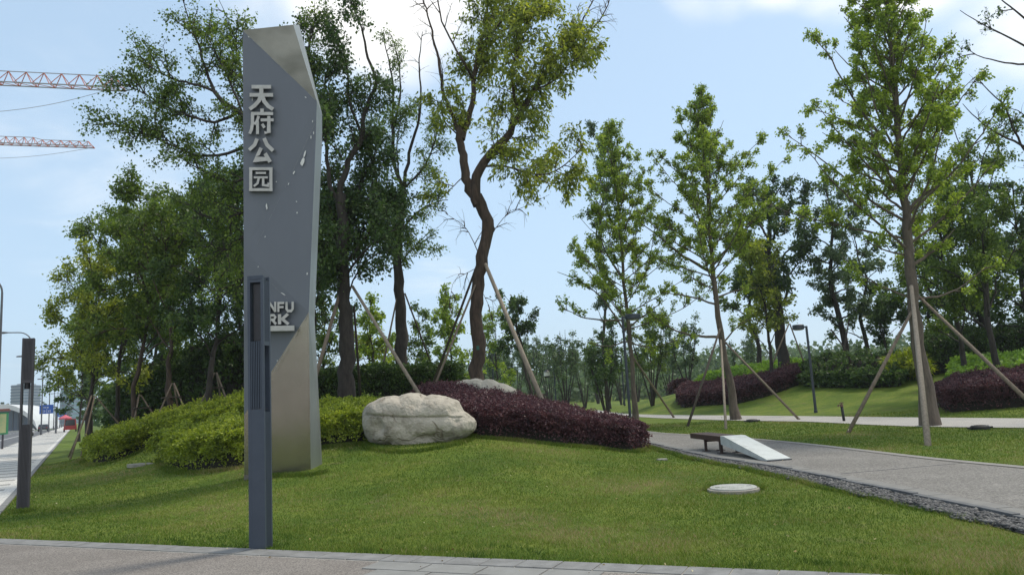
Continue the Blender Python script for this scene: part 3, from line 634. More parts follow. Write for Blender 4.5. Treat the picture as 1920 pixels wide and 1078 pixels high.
    b.build('body', [PAINT, STEEL, EDGE_, CHIP, mat('worn_seam', (.26, .27, .27), (.17, .18, .19), scale=12, rough=.6), mat('steel_dark_reflection', (.20, .205, .18), (.115, .118, .10), scale=.9, rough=.3, metal=.95, bump=.8, bscale=1.5, detail=3)], root, origin=base)  # last slot: same steel, its darker reflection painted into the colour
    b = MB(); b.prism([(P(456, 890, Y0 + .2)[0], Y0 + .24), (P(584, 890, Y0 + .2)[0], Y0 + .24), (P(604, 890, Y0 + D)[0] + .03, Y0 + D + .05), (P(462, 890, Y0 + D)[0] - .03, Y0 + D + .05)], base[2] - .3, base[2] + .035)
    b.build('footing', mat('footing_concrete', (.16, .15, .13), (.09, .085, .07), scale=10, rough=.95), root, origin=base)
pylon()

# ------------------------------------------------------------------ slotted light columns
def light_column(base, rz, label, h=3.25, cm=None):
    root = thing('light_column', base, label, 'light column', 'slotted light columns', rz)
    s = .101; t = .034; cm = cm or SLATE
    b = MB()
    for sx in (-1, 1):
        for sy in (-1, 1): b.box(*sorted((sx * s, sx * (s - t))), *sorted((sy * s, sy * (s - t))), 0, h)
    b.box(-s + t, s - t, -s + .001, s - .001, h - .05, h); b.build('frame', cm, root, bevel=.003)
    i = s - t; e = .006
    def ribs(axis, sgn, z0, z1, name='ribbed_panel'):
        b = MB()
        n = 6; w = 2 * i / n
        pl = sorted((sgn * (s - .022), sgn * (s - .030)))
        if axis == 'x': b.box(pl[0], pl[1], -i, i, z0, z1)
        else: b.box(-i, i, pl[0], pl[1], z0, z1)
        for k in range(n):
            a = -i + k * w + w * .22; c = a + w * .56; q = sorted((sgn * (s - .021), sgn * (s - .004)))
            if axis == 'x': b.box(q[0], q[1], a, c, z0 + .002, z1 - .002)
            else: b.box(a, c, q[0], q[1], z0 + .002, z1 - .002)
        b.build(name, cm, root)
    def plain(axis, sgn, z0, z1):
        b = MB(); pl = sorted((sgn * (s - .003), sgn * (s - .02)))
        if axis == 'x': b.box(pl[0], pl[1], -i, i, z0, z1)
        else: b.box(-i, i, pl[0], pl[1], z0, z1)
        b.build('plain_panel', cm, root)
    for sg in (-1, 1):                                   # wide faces (y) slot at the top; side faces (x) slot lower down
        ribs('y', sg, h * .50, h * .752); plain('y', sg, .0, h * .50 - .002)
        plain('y', sg, h * .974, h - .052)
        ribs('x', sg, h * .752, h - .052); plain('x', sg, h * .735, h * .752); ribs('x', sg, 0, h * .49)
    b = MB(); b.box(-i + .02, i - .02, -i + .02, i - .02, h * .755, h * .97); b.tube([(0, 0, h * .70), (0, 0, h * .754)], .05, 12); b.build('lamp_housing', DARKM, root)
    b = MB(); b.box(-i + .012, i - .012, -i + .012, i - .012, 0, h * .492); b.build('inner_core', DARKM, root)
    return root
p = gp(484, 1031); light_column((p[0], p[1] + .1, 0.0), math.radians(-7), 'slate grey slotted light column on the kerb, in front of the pylon')
p = gp(43, 957); light_column((p[0], p[1], float(H(p[0], p[1]))), math.radians(-62), 'brown grey slotted light column standing at the left edge of the lawn', cm=BROWNM)

# ------------------------------------------------------------------ boulders
from mathutils import noise as mn
STONE = mat('pale_boulder_stone', (.47, .43, .36), (.23, .205, .165), scale=3.2, rough=.95, bump=1.0, bscale=16, c3=(.40, .365, .305), detail=10)
STONE2 = mat('grey_boulder_stone', (.33, .32, .28), (.19, .185, .16), scale=3.5, rough=.92, bump=.6, bscale=14)
def add_cracks(m, scale, depth, dark):
    nt = m.node_tree; L = nt.links; b = nt.nodes['Principled BSDF']; tc = nd(nt, 'ShaderNodeTexCoord'); n = nd(nt, 'ShaderNodeTexNoise'); n.inputs['Scale'].default_value = 2.2; n.inputs['Detail'].default_value = 6; L.new(tc.outputs['Object'], n.inputs['Vector'])
    mx = nd(nt, 'ShaderNodeMix'); mx.data_type = 'RGBA'; mx.blend_type = 'ADD'; mx.inputs['Factor'].default_value = .55; L.new(tc.outputs['Object'], mx.inputs[6]); L.new(n.outputs['Color'], mx.inputs[7])
    v = nd(nt, 'ShaderNodeTexVoronoi'); v.feature = 'DISTANCE_TO_EDGE'; v.inputs['Scale'].default_value = scale; L.new(mx.outputs[2], v.inputs['Vector'])
    mr = nd(nt, 'ShaderNodeMapRange'); mr.inputs['From Min'].default_value = 0; mr.inputs['From Max'].default_value = .022; L.new(v.outputs['Distance'], mr.inputs['Value'])
    n2 = nd(nt, 'ShaderNodeTexNoise'); n2.inputs['Scale'].default_value = 1.7; L.new(tc.outputs['Object'], n2.inputs['Vector']); m2 = nd(nt, 'ShaderNodeMapRange'); m2.inputs['From Min'].default_value = .40; m2.inputs['From Max'].default_value = .52; L.new(n2.outputs['Fac'], m2.inputs['Value'])
    mm = nd(nt, 'ShaderNodeMath'); mm.operation = 'MAXIMUM'; L.new(mr.outputs[0], mm.inputs[0]); L.new(m2.outputs[0], mm.inputs[1])
    src = b.inputs['Base Color'].links[0].from_socket; mc = nd(nt, 'ShaderNodeMix'); mc.data_type = 'RGBA'; mc.inputs[6].default_value = (*dark, 1); L.new(mm.outputs[0], mc.inputs['Factor']); L.new(src, mc.inputs[7]); L.new(mc.outputs[2], b.inputs['Base Color'])
    ob = b.inputs['Normal'].links[0].from_node; b2 = nd(nt, 'ShaderNodeBump'); b2.inputs['Strength'].default_value = 1; b2.inputs['Distance'].default_value = depth; L.new(mm.outputs[0], b2.inputs['Height']); L.new(ob.outputs[0], b2.inputs['Normal']); L.new(b2.outputs[0], b.inputs['Normal'])
add_cracks(STONE, .95, .02, (.24, .20, .15)); add_cracks(STONE2, 1.1, .02, (.16, .15, .12))
def boulder(outline, Y, depth, label, m, crack=None, dents=(), seed=0, sink=.1):
    cx = sum(p[0] for p in outline) / len(outline); cy = sum(p[1] for p in outline) / len(outline); C = P(cx, cy, Y)
    pl = [(P(x, y, Y)[0] - C[0], P(x, y, Y)[2] - C[2]) for x, y in outline]
    ang = sorted((math.atan2(z, x), math.hypot(x, z)) for x, z in pl); aa = [a for a, _ in ang]; rr = [r for _, r in ang]
    aa = [aa[-1] - 2 * math.pi] + aa + [aa[0] + 2 * math.pi]; rr = [rr[-1]] + rr + [rr[0]]
    N, M = 240, 130; V = []; k = Vector((seed, seed * 2, 0))
    cw = [(P(x, y, Y)[0] - C[0], P(x, y, Y)[2] - C[2]) for x, y in crack] if crack else None
    for j in range(M + 1):
        ph = -math.pi / 2 + math.pi * j / M
        for i in range(N):
            th = -math.pi + 2 * math.pi * i / N; R = float(np.interp(th, aa, rr))
            cp = math.copysign(abs(math.cos(ph)) ** .62, math.cos(ph)); sp_ = math.copysign(abs(math.sin(ph)) ** .85, math.sin(ph))
            x, y, z = R * cp * math.cos(th), depth * sp_, R * cp * math.sin(th)
            v = Vector((x, y, z)); dsp = .03 * mn.noise(v * 1.1 + k) + .05 * (.35 - abs(mn.noise(v * 1.9 + k * 2))) + .022 * (.3 - abs(mn.noise(v * 4.3 + k))) + .012 * mn.noise(v * 9 + k) + .008 * mn.noise(v * 23)
            if cw and y < .3:
                zc_ = float(np.interp(x, [c[0] for c in cw], [c[1] for c in cw])) + .02 * mn.noise(Vector((x * 5, 0, 3)))
                if cw[0][0] < x < cw[-1][0]: dsp -= .06 * math.exp(-((z - zc_) / .016) ** 2) + .025 * math.exp(-((z - zc_ + .04) / .06) ** 2)
            for dx, dz, rx, rz, dp in dents:
                q = P(dx, dz, Y); ex, ez = (x - q[0] + C[0]) / rx, (z - q[2] + C[2]) / rz
                if y < .2: dsp -= dp * math.exp(-(ex * ex + ez * ez))
            n = Vector((x, y * .8, z)).normalized(); v = v + n * dsp; V.append((v.x, v.y, v.z))
    Fc = [(j * N + i, j * N + (i + 1) % N, (j + 1) * N + (i + 1) % N, (j + 1) * N + i) for j in range(M) for i in range(N)]
    o = mesh_np('boulder', V, Fc, m, smooth=True); o.location = tuple(float(v) for v in C)
    return tag(o, label, 'boulder', 'boulders on the lawn')
g1 = GH(790, 832)
boulder([(690, 760), (712, 748), (750, 744), (800, 743), (838, 744), (860, 752), (870, 770), (880, 776), (893, 790), (892, 805), (880, 815), (862, 824), (830, 832), (790, 842), (745, 844), (720, 836), (696, 828), (688, 815), (682, 795), (682, 775)],
        float(g1[1]) + .75, .85, 'large pale rounded boulder with a horizontal crack, in front of the purple hedge', STONE,
        crack=[(690, 776), (730, 778), (780, 780), (830, 779), (874, 781)], dents=((715, 800, .16, .20, .14), (815, 818, .42, .12, .12), (866, 789, .10, .06, .08), (785, 756, .12, .10, .06), (735, 838, .10, .2, .10)))
boulder([(850, 725), (862, 716), (880, 712), (905, 715), (935, 718), (955, 724), (968, 732), (965, 760), (930, 785), (880, 785), (850, 765), (845, 740)], 23.6, .8,
        'smaller grey boulder half hidden behind the purple hedge, beside the crooked tree', STONE2, seed=5)

# ------------------------------------------------------------------ hedges and ground cover
def poly_dist(px, py, poly):
    d = np.full(px.shape, 1e9); ins = np.zeros(px.shape, bool); n = len(poly)
    for i in range(n):
        (x0, y0), (x1, y1) = poly[i], poly[(i + 1) % n]; ex, ey = x1 - x0, y1 - y0; t = np.clip(((px - x0) * ex + (py - y0) * ey) / (ex * ex + ey * ey + 1e-9), 0, 1)
        d = np.minimum(d, np.hypot(px - x0 - ex * t, py - y0 - ey * t))
        c = ((y0 > py) != (y1 > py)) & (px < (x1 - x0) * (py - y0) / (y1 - y0 + 1e-12) + x0); ins ^= c
    return np.where(ins, d, -d)
def hedge(poly, h, leaf, label, seed, dens=900, size=.06, wr=.3, e=.45, cat='hedge', name='hedge', lump=.09, spike=.0, group=None):
    rg = np.random.default_rng(seed); poly = [(float(p[0]), float(p[1])) for p in poly]
    X0, X1 = min(p[0] for p in poly), max(p[0] for p in poly); Y0, Y1 = min(p[1] for p in poly), max(p[1] for p in poly)
    cx, cy = (X0 + X1) / 2, (Y0 + Y1) / 2; base = on(cx, cy)
    hf = h if callable(h) else (lambda x, y: h)
    def bump(x, y): return lump * (np.sin(x * 4.1 + 1.7 * np.sin(y * 3.3 + seed)) * np.sin(y * 4.7 + 1.3 * np.sin(x * 2.9)) + .6 * np.sin(x * 9.3 + seed) * np.sin(y * 10.1 + x * 3))
    def top(x, y, d): return (hf(x, y) + bump(x, y)) * np.clip(1 - (1 - np.clip(d / e, 0, 1)) ** 2.6, 0, 1) ** .5
    A = (X1 - X0) * (Y1 - Y0); n = int(A * dens * 2.2)
    x = X0 + (X1 - X0) * rg.random(n); y = Y0 + (Y1 - Y0) * rg.random(n); d = poly_dist(x, y, poly); k = d > 0
    x, y, d = x[k], y[k], d[k]; zt = top(x, y, d)
    # leaves lie in a shell: near the top surface, and all the way down near the outline
    dep = rg.random(len(x)) ** 1.6 * np.where(d < .35, zt * .55, .16)
    keep = (rg.random(len(x)) < np.where(d < .35, 1.0, .55)) & ((np.sin(x * 11 + 2 * np.sin(y * 7)) * np.sin(y * 12 + 2 * np.sin(x * 8)) > -.62) | (rg.random(len(x)) < .25)); x, y, zt, dep, d = (q[keep] for q in (x, y, zt, dep, d))
    C = np.stack([x, y, H(x, y) + np.clip(zt - dep, .02, None) + spike * rg.random(len(x)) ** 3 * (dep < .1)], 1)
    # side leaves along the outline
    per = sum(math.dist(poly[i], poly[(i + 1) % len(poly)]) for i in range(len(poly))); m = int(per * dens * 1.5)
    i = rg.choice(len(poly), m, p=np.array([math.dist(poly[i], poly[(i + 1) % len(poly)]) for i in range(len(poly))]) / per); t = rg.random(m)
    pa = np.array(poly); pb = np.roll(pa, -1, 0); S = pa[i] + (pb[i] - pa[i]) * t[:, None]; ctr = np.array([cx, cy]); ex = pb[i] - pa[i]; nn = norm(np.stack([ex[:, 1], -ex[:, 0]], 1))
    area = sum(pa[j][0] * pb[j][1] - pb[j][0] * pa[j][1] for j in range(len(pa))); nn = nn if area > 0 else -nn
    zz = np.where(rg.random(m) < .12, rg.random(m), 1 - rg.random(m) ** 1.35 * .70); hh = hf(S[:, 0], S[:, 1]) * .93; S = S + nn * (rg.normal(size=(m, 1)) * .06 + .02 - .22 * (zz[:, None] ** 4) - .40 * (1 - zz[:, None]) ** 1.3 + bump(S[:, :1] * 1.3, zz[:, None] * 2) * .9)
    C2 = np.stack([S[:, 0], S[:, 1], H(S[:, 0], S[:, 1]) + .03 + zz * hh], 1)
    C = np.concatenate([C, C2]); D = norm(rg.normal(size=C.shape) * .8 + np.array([0, 0, .55])); D[len(x):, :2] += nn * .5; D = norm(D)
    V, Fq = leaf_mesh(rg, C, D, size * (.6 + .8 * rg.random(len(C))), wr)
    r = np.clip(.46 + .2 * np.sin(C[:, 0] * 5 + seed) * np.sin(C[:, 1] * 6) + .14 * np.sin(C[:, 0] * 13) * np.sin(C[:, 1] * 14 + C[:, 2] * 9) + rg.normal(size=len(C)) * .22, 0, 1)
    ns = int(A * 14); xs_ = X0 + (X1 - X0) * rg.random(ns); ys_ = Y0 + (Y1 - Y0) * rg.random(ns); ds_ = poly_dist(xs_, ys_, poly); kk = ds_ > .05; xs_, ys_, ds_ = xs_[kk], ys_[kk], ds_[kk]; ns = len(xs_)
    if ns:
        hs = (.06 + .16 * rg.random(ns)) * (size / .06) ** .5; b0 = np.stack([xs_, ys_, H(xs_, ys_) + top(xs_, ys_, ds_) - .04], 1); dirs = norm(rg.normal(size=(ns, 3)) * .35 + np.array([0, 0, 1])); tt = rg.random((ns, 14, 1))
        Cs = (b0[:, None] + dirs[:, None] * hs[:, None, None] * tt).reshape(-1, 3); Dn = norm(rg.normal(size=Cs.shape) + np.array([0, 0, .6])); V2, F2 = leaf_mesh(rg, Cs, Dn, size * (.5 + .6 * rg.random(len(Cs))), wr)
        Fq = np.concatenate([Fq, F2 + len(V)]); V = np.concatenate([V, V2]); r = np.concatenate([r, np.clip(.72 + .2 * rg.normal(size=len(Cs)), 0, 1)])
    root = thing(name, base, label, cat, group)
    mesh_np('foliage', V, Fq, leaf, root, rnd=r, origin=base)
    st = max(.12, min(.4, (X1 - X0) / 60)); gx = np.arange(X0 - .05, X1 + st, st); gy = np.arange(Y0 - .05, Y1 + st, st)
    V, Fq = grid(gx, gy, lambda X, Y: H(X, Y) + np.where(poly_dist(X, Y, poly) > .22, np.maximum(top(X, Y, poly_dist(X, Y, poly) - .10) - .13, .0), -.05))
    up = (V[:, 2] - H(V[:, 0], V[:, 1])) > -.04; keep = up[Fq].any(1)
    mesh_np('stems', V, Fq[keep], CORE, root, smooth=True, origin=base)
    return root
def gxy(*l): return [tuple(GH(x, y)[:2]) for x, y in l]
hedge(gxy((862, 818), (910, 821), (980, 827), (1060, 836), (1140, 843), (1185, 848), (1205, 845)) + [(3.45, 20.6), (3.3, 22.2), (1.9, 24.4), (-1.0, 24.8), (-2.6, 24.8), (-3.3, 23.8), (-2.9, 22.2), (-1.9, 20.6)],
      .74, L_PURPLE, 'low purple leaved hedge on the mound, running right from the large boulder', 1, dens=1500, size=.055, spike=.10)
hedge(gxy((592, 840), (640, 836), (690, 832)) + [(-3.6, 20.6), (-4.3, 22.2), (-6.4, 22.2), (-7.4, 20.3), (-6.0, 18.6)], .78, L_HEDGE, 'yellow green hedge between the pylon and the large boulder', 2, dens=1300, size=.065)
hedge(gxy((298, 862), (318, 880), (350, 886), (400, 884), (455, 876)) + [(-5.9, 19.0), (-6.6, 20.6), (-8.4, 21.4), (-10.4, 22.0)], .88, L_HEDGE, 'yellow green bushy hedge left of the pylon, the nearer of two', 3, dens=1300, size=.065, lump=.13)
hedge(gxy((153, 862), (172, 872), (215, 866), (280, 838)) + [(-10.2, 24.6), (-8.0, 24.2), (-7.2, 26.5), (-10, 28.5), (-14, 30.6), (-17.2, 31.6)], .85, L_HEDGE, 'long yellow green hedge climbing the mound behind the nearer bushes on the left', 4, dens=900, size=.075, lump=.12)
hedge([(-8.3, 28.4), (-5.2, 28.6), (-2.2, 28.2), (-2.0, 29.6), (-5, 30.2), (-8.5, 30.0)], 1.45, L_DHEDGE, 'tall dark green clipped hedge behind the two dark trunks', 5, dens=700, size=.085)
hedge([tuple(P(x, 740, Y)[:2]) for x, Y in ((1266, 54), (1275, 50.5), (1315, 49), (1375, 46), (1440, 45.5), (1505, 46), (1500, 49), (1440, 49), (1340, 53), (1280, 57))], .95, L_PURPLE, 'long purple hedge on the far mound beyond the leaning ginkgo', 6, dens=380, size=.10)
hedge([tuple(P(x, 720, Y)[:2]) for x, Y in ((1252, 66), (1262, 63), (1290, 63), (1296, 68), (1262, 70))], 1.15, L_PURPLE, 'small round purple hedge, farthest one at the left end of the far mound', 7, dens=250, size=.12)
hedge([tuple(P(x, 720, Y)[:2]) for x, Y in ((1748, 32), (1768, 29.5), (1850, 28.6), (1960, 27.6), (2080, 27), (2080, 31), (1900, 32), (1790, 34))], 1.0, L_PURPLE, 'dark purple hedge at the right edge behind the big ginkgo trunk', 8, dens=600, size=.08)
hedge([tuple(P(x, 700, Y)[:2]) for x, Y in ((1300, 56), (1345, 53.6), (1440, 49.6), (1500, 49.5), (1520, 56), (1400, 62), (1320, 64))], .75, L_COVER, 'bright green ground cover behind the long purple hedge', 9, dens=170, size=.2, cat='shrubs', name='ground_cover', wr=.4)
hedge([tuple(P(x, 700, Y)[:2]) for x, Y in ((1775, 34.5), (1900, 32.5), (2090, 31.5), (2090, 37), (1900, 40), (1790, 40))], .75, L_COVER, 'bright broad leaved ground cover above the dark purple hedge on the right', 10, dens=260, size=.2, cat='shrubs', name='ground_cover', wr=.42)
hedge([tuple(P(x, 700, Y)[:2]) for x, Y in ((1506, 45), (1560, 42.5), (1640, 40), (1692, 39), (1700, 43), (1620, 46), (1520, 50))], 0.85, L_DARK, 'rough dark green shrubs behind the second path, left of the big ginkgo', 11, dens=300, size=.16, lump=.42)
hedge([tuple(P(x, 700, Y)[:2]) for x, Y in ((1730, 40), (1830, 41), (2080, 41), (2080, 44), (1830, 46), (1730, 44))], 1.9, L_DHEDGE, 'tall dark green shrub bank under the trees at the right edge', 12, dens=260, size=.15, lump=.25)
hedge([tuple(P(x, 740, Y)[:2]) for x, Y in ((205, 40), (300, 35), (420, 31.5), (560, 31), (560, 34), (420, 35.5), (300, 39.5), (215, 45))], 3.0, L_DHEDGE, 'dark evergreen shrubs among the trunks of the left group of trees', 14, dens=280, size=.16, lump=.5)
hedge([(-8.6, 23.0), (-6.4, 22.4), (-4.1, 22.5), (-3.7, 23.2), (-4.4, 24.8), (-6.0, 26.4), (-8.6, 26.6)], .42, L_MID, 'low mixed green shrubs around the foot of the thick dark tree', 15, dens=700, size=.085, lump=.16, cat='shrubs', name='low_shrubs')
# spiky palm-like plant
def spiky(px, py, Y, label):
    rg = np.random.default_rng(3); b0 = on(P(px, py, Y)[0], Y); root = thing('fan_palm_shrub', b0, label, 'shrub')
    n = 90; az = rg.random(n) * 6.28; e = np.radians(25 + 60 * rg.random(n)); d = np.stack([np.cos(az) * np.cos(e), np.sin(az) * np.cos(e), np.sin(e)], 1)
    Pt = np.zeros((n, 5, 3)); Pt[:] = b0
    for k in range(1, 5): Pt[:, k] = Pt[:, k - 1] + d * .38; d = norm(d + np.array([0, 0, -.16]))
    V, Fq = tubes_np(Pt, np.full(n, .02), .01, 3); mesh_np('stems', V, Fq, POLED, root, origin=b0)
    V, Fq, r = leaves_on(rg, Pt, 60, .02, .32, .07, .1, a=.35); mesh_np('fronds', V, Fq, L_HEDGE, root, rnd=r, origin=b0)
spiky(1702, 700, 40.5, 'pale green spiky leaved shrub left of the big ginkgo trunk')

# ------------------------------------------------------------------ bench, cover, taps, ground lights
def bench():
    A = gp(1293, 812, .42); B = gp(1351, 818, .42); C = gp(1397, 815, .42); d = norm(B - A); wv = norm(np.array([d[1], -d[0], 0])); wv = wv if wv[0] > 0 else -wv
    W = .50; Ls = float(np.linalg.norm(B - A)); ctr = A + d * Ls / 2 + wv * W / 2; base = np.array([ctr[0], ctr[1], .016]); root = thing('park_bench', base, 'brown slatted bench with a sloping white end slab, on the path edge', 'bench')
    WOOD = mat('dark_brown_bench_wood', (.085, .045, .032), (.045, .026, .02), scale=5, rough=.6, bump=.2, bscale=30, stretch=(.4, 3, 3))
    z = np.array([0, 0, 1.])
    b = MB()
    n = 5; sw = W / n
    for k in range(n):
        p = A + wv * (sw * k + .008); q = p + wv * (sw - .016); e = d * (Ls - .004)
        dz = z * (.125 if k in (0, n - 1) else .045)
        b.hexa([p - dz, q - dz, q + e - dz, p + e - dz, p, q, q + e, p + e])
    b.build('seat', WOOD, root, bevel=.004, origin=base)
    for f in (.44, .92):
        b = MB(); p = A + d * Ls * f + wv * W * .12; q = A + d * Ls * f + wv * W * .88
        for c in (p, q): b.bar((c[0], c[1], .03), (c[0], c[1], .30), .06)
        b.bar(p - z * .15, q - z * .15, .06)
        for c in (p, q): b.prism([(c[0] - .09, c[1] - .09), (c[0] + .09, c[1] - .09), (c[0] + .09, c[1] + .09), (c[0] - .09, c[1] + .09)], .01, .03)
        b.build('leg', mat('rusty_brown_iron', (.06, .035, .028), (.03, .02, .018), scale=10, rough=.7), root, origin=base)
    S = mat('white_end_slab', (.52, .55, .54), (.40, .425, .41), scale=3.5, rough=.6, bump=.1, detail=10, c3=(.49, .52, .51))
    F0 = gp(1414, 866, .02); run = float(np.dot(F0 - B, d)); e0, e1 = A + d * (Ls + .002), A + d * (Ls + .08); ef = A + d * (Ls + run)
    e0, e1, ef = (v + wv * -.01 for v in (e0, e1, ef)); W2 = W + .02
    prof = [(e0, .43), (e1 + d * .12, .43), (ef, .05), (ef, .02), (ef - d * .30, .02), (e0, .24)]
    b = MB(); L0 = [np.array([p[0], p[1], zz]) for p, zz in prof]; L1 = [p + wv * W2 for p in L0]; m = len(L0)
    b.poly(L0); b.poly(L1[::-1])
    for i in range(m): j = (i + 1) % m; b.poly([L0[j], L0[i], L1[i], L1[j]])
    b.build('sloping_end', S, root, bevel=.006, origin=base)
    for fx in (.12, .88):
        b = MB(); c_ = e0 + wv * (W2 * fx) + d * .05; b.tube([c_ + z * .428, c_ + z * .437], [.014, .012], 10); b.build('bolt', DARKM, root, origin=base)
    b = MB(); q = [ef + d * .0 - wv * .0, ef + d * .05, ef + d * .05 + wv * W2, ef + wv * W2]; b.prism([v[:2] for v in q], .014, .035); b.build('base_strip', DARKM, root, origin=base)
bench()
def cover():
    c = gp(1375, 917, .03); root = thing('manhole_cover', (c[0], c[1], 0), 'round pale concrete manhole cover set in the lawn', 'manhole cover')
    CON = mat('pale_cover_concrete', (.42, .43, .40), (.27, .28, .26), scale=9, rough=.85, bump=.2, bscale=50)
    b = MB(); b.tube([(0, 0, -.05), (0, 0, .045), (0, 0, .052)], [.385, .385, .375], 40); b.build('rim', mat('rough_rim_concrete', (.36, .33, .29), (.22, .2, .17), scale=12, rough=.95, bump=.5), root)
    b = MB(); b.tube([(0, 0, .02), (0, 0, .066), (0, 0, .072)], [.345, .345, .335], 40)
    b.tube([(0, 0, .068), (0, 0, .0765)], [.17, .165], 32); b.mi = 1; [b.box(s * .24 - .035, s * .24 + .035, -.012, .012, .06, .0748) for s in (-1, 1)]; b.build('lid', [CON, DARKM], root)
cover()
def uplight(px, py, label):
    c = GH(px, py); root = thing('ground_uplight', c, label, 'ground light', 'black ground uplights')
    b = MB(); b.tube([(0, 0, -.02), (0, 0, .08), (0, 0, .11)], [.24, .24, .21], 20); b.build('housing', RUBBER, root, smooth=False)
    b = MB(); b.tube([(0, 0, .108), (0, 0, .116)], [.16, .15], 20); b.build('lens', mat('dark_lens', (.05, .055, .06), rough=.1), root)
    b = MB(); b.box(-.34, .34, -.03, .03, .03, .075); b.build('bracket', RUBBER, root)
uplight(1410, 791, 'black ground uplight beside the foot of the slender ginkgo'); uplight(1838, 805, 'black ground uplight in the grass right of the big ginkgo trunk')
def tap():
    c = GH(1583, 790); root = thing('water_standpipe', c, 'short black standpipe with a rusty tap head beside the second path', 'standpipe')
    b = MB(); b.tube([(0, 0, -.05), (-.03, 0, .55)], .05, 12); b.build('post', RUBBER, root, smooth=True)
    b = MB(); b.tube([(-.03, 0, .55), (-.03, 0, .64)], [.065, .05], 12); b.tube([(-.03, 0, .60), (-.16, -.03, .62), (-.18, -.03, .56)], .032, 8); b.bar((-.10, 0, .69), (.05, 0, .69), .035); b.bar((-.03, 0, .63), (-.03, 0, .69), .03)
    b.build('tap_head', mat('rusty_tap', (.22, .12, .09), (.10, .06, .05), scale=20, rough=.8), root)
tap()
def slab(px, py, sx, sy, label):
    c = GH(px, py); o = MB(); rs = random.Random(7)
    pts = [(sx * math.cos(t) * (.85 + .25 * rs.random()), sy * math.sin(t) * (.85 + .25 * rs.random())) for t in [i * .524 for i in range(12)]]
    o.prism(pts, -.05, .04); ob = o.build('stone_slab', STONE2, bevel=.01); ob.location = tuple(map(float, c)); tag(ob, label, 'stone slab')
slab(268, 871, .48, .35, 'flat grey stone slab in the grass between the two left hedges'); slab(1241, 863, .13, .10, 'small pale stone lying in the grass near the bench')

# ------------------------------------------------------------------ park lamps
LAMPM = mat('blue_grey_lamp_metal', (.065, .075, .095), (.05, .058, .075), scale=5, rough=.5, metal=.3)
def park_lamp(base, h, side, label, hr=.36):
    root = thing('park_lamp', base, label, 'park lamp', 'park lamps along the paths')
    b = MB(); b.tube([(0, 0, -.1), (0, 0, .12), (0, 0, .13), (0, 0, h)], [.085, .085, .065, .055], 12); b.build('pole', LAMPM, root)
    b = MB(); b.bar((0, 0, h - .04), (side * .16, 0, h - .04), .07); b.build('arm', LAMPM, root)
    b = MB(); x = side * (.12 + hr); b.tube([(x, 0, h - .16), (x, 0, h - .13), (x, 0, h + .05), (x, 0, h + .08)], [hr * .9, hr, hr, hr * .85], 24); b.build('lamp_head', LAMPM, root)
    b = MB(); b.tube([(x, 0, h - .185), (x, 0, h - .158)], [hr * .7, hr * .7], 24); b.build('diffuser', mat('lamp_diffuser', (.5, .5, .48), rough=.4), root)
for (px, py, Y, top, sd_, lb, hr) in ((1183, 800, 33.5, 594, 1, 'tall park lamp with a flat round head behind the purple hedge end', .34), (1530, 775, 36.5, 611, -1, 'park lamp with its flat head to the left, beyond the second path', .27),
                                  (926, 735, 58, 664, 1, 'distant park lamp right of the crooked trunk, near the small boulder', .34), (1170, 742, 62, 667, -1, 'distant park lamp with its head left of the nearer tall lamp', .34)):
    x = P(px, py, Y)[0]; bs = on(x, Y); pt = px - (py - top) * .11
    park_lamp(bs, float(P(pt, top, Y)[2] - bs[2]), sd_, lb, hr)
def lantern(px, Y, top, label):
    bs = on(P(px, 730, Y)[0], Y); h = float(P(px, top, Y)[2] - bs[2]); root = thing('lantern_post', bs, label, 'lantern')
    b = MB(); b.tube([(0, 0, 0), (0, 0, h)], .07, 10); b.bar((0, 0, h - .1), (-.7, 0, h - .1), .06); b.build('pole', LAMPM, root)
    b = MB(); b.tube([(-.6, 0, h - .75), (-.6, 0, h - .60)], [.16, .28], 12); b.build('lamp_base', DARKM, root); b = MB(); b.tube([(-.6, 0, h - .27), (-.6, 0, h - .12)], [.28, .1], 12); b.build('lamp_cap', DARKM, root)
    b = MB(); b.tube([(-.6, 0, h - .60), (-.6, 0, h - .27)], .25, 12); b.build('diffuser', mat('white_globe', (.75, .74, .68), rough=.4), root)
lantern(1041, 62, 690, 'distant lantern post with a white globe, beside the propping pole')
print('objects part done')

# ------------------------------------------------------------------ trees
def px3(pts, Y):
    "limb traced in the photograph: (px, py[, depth offset]) at distance Y"
    return [P(p[0], p[1], Y + (p[2] if len(p) > 2 else 0)) for p in pts]
def prop(label, legs):
    "legs: (apex, foot, radius, material)"
    f = np.mean([l[1] for l in legs], axis=0); base = on(f[0], f[1]); root = thing('tree_prop', base, label, 'tree prop', 'timber poles propping the trees')
    for a, q, r, m in legs:
        b = MB(); a = np.array(a, float); q = np.array(q, float); d = norm(a - q)
        r = r * .70; b.tube([q - d * .12, q + (a - q) * .5, a + d * .12], [r * 1.1, r, r * .85], 10); b.build('pole', m, root, smooth=True, origin=base)
    return root
def foot(px, py, Y): p = P(px, py, Y); return on(p[0], p[1], -.03)
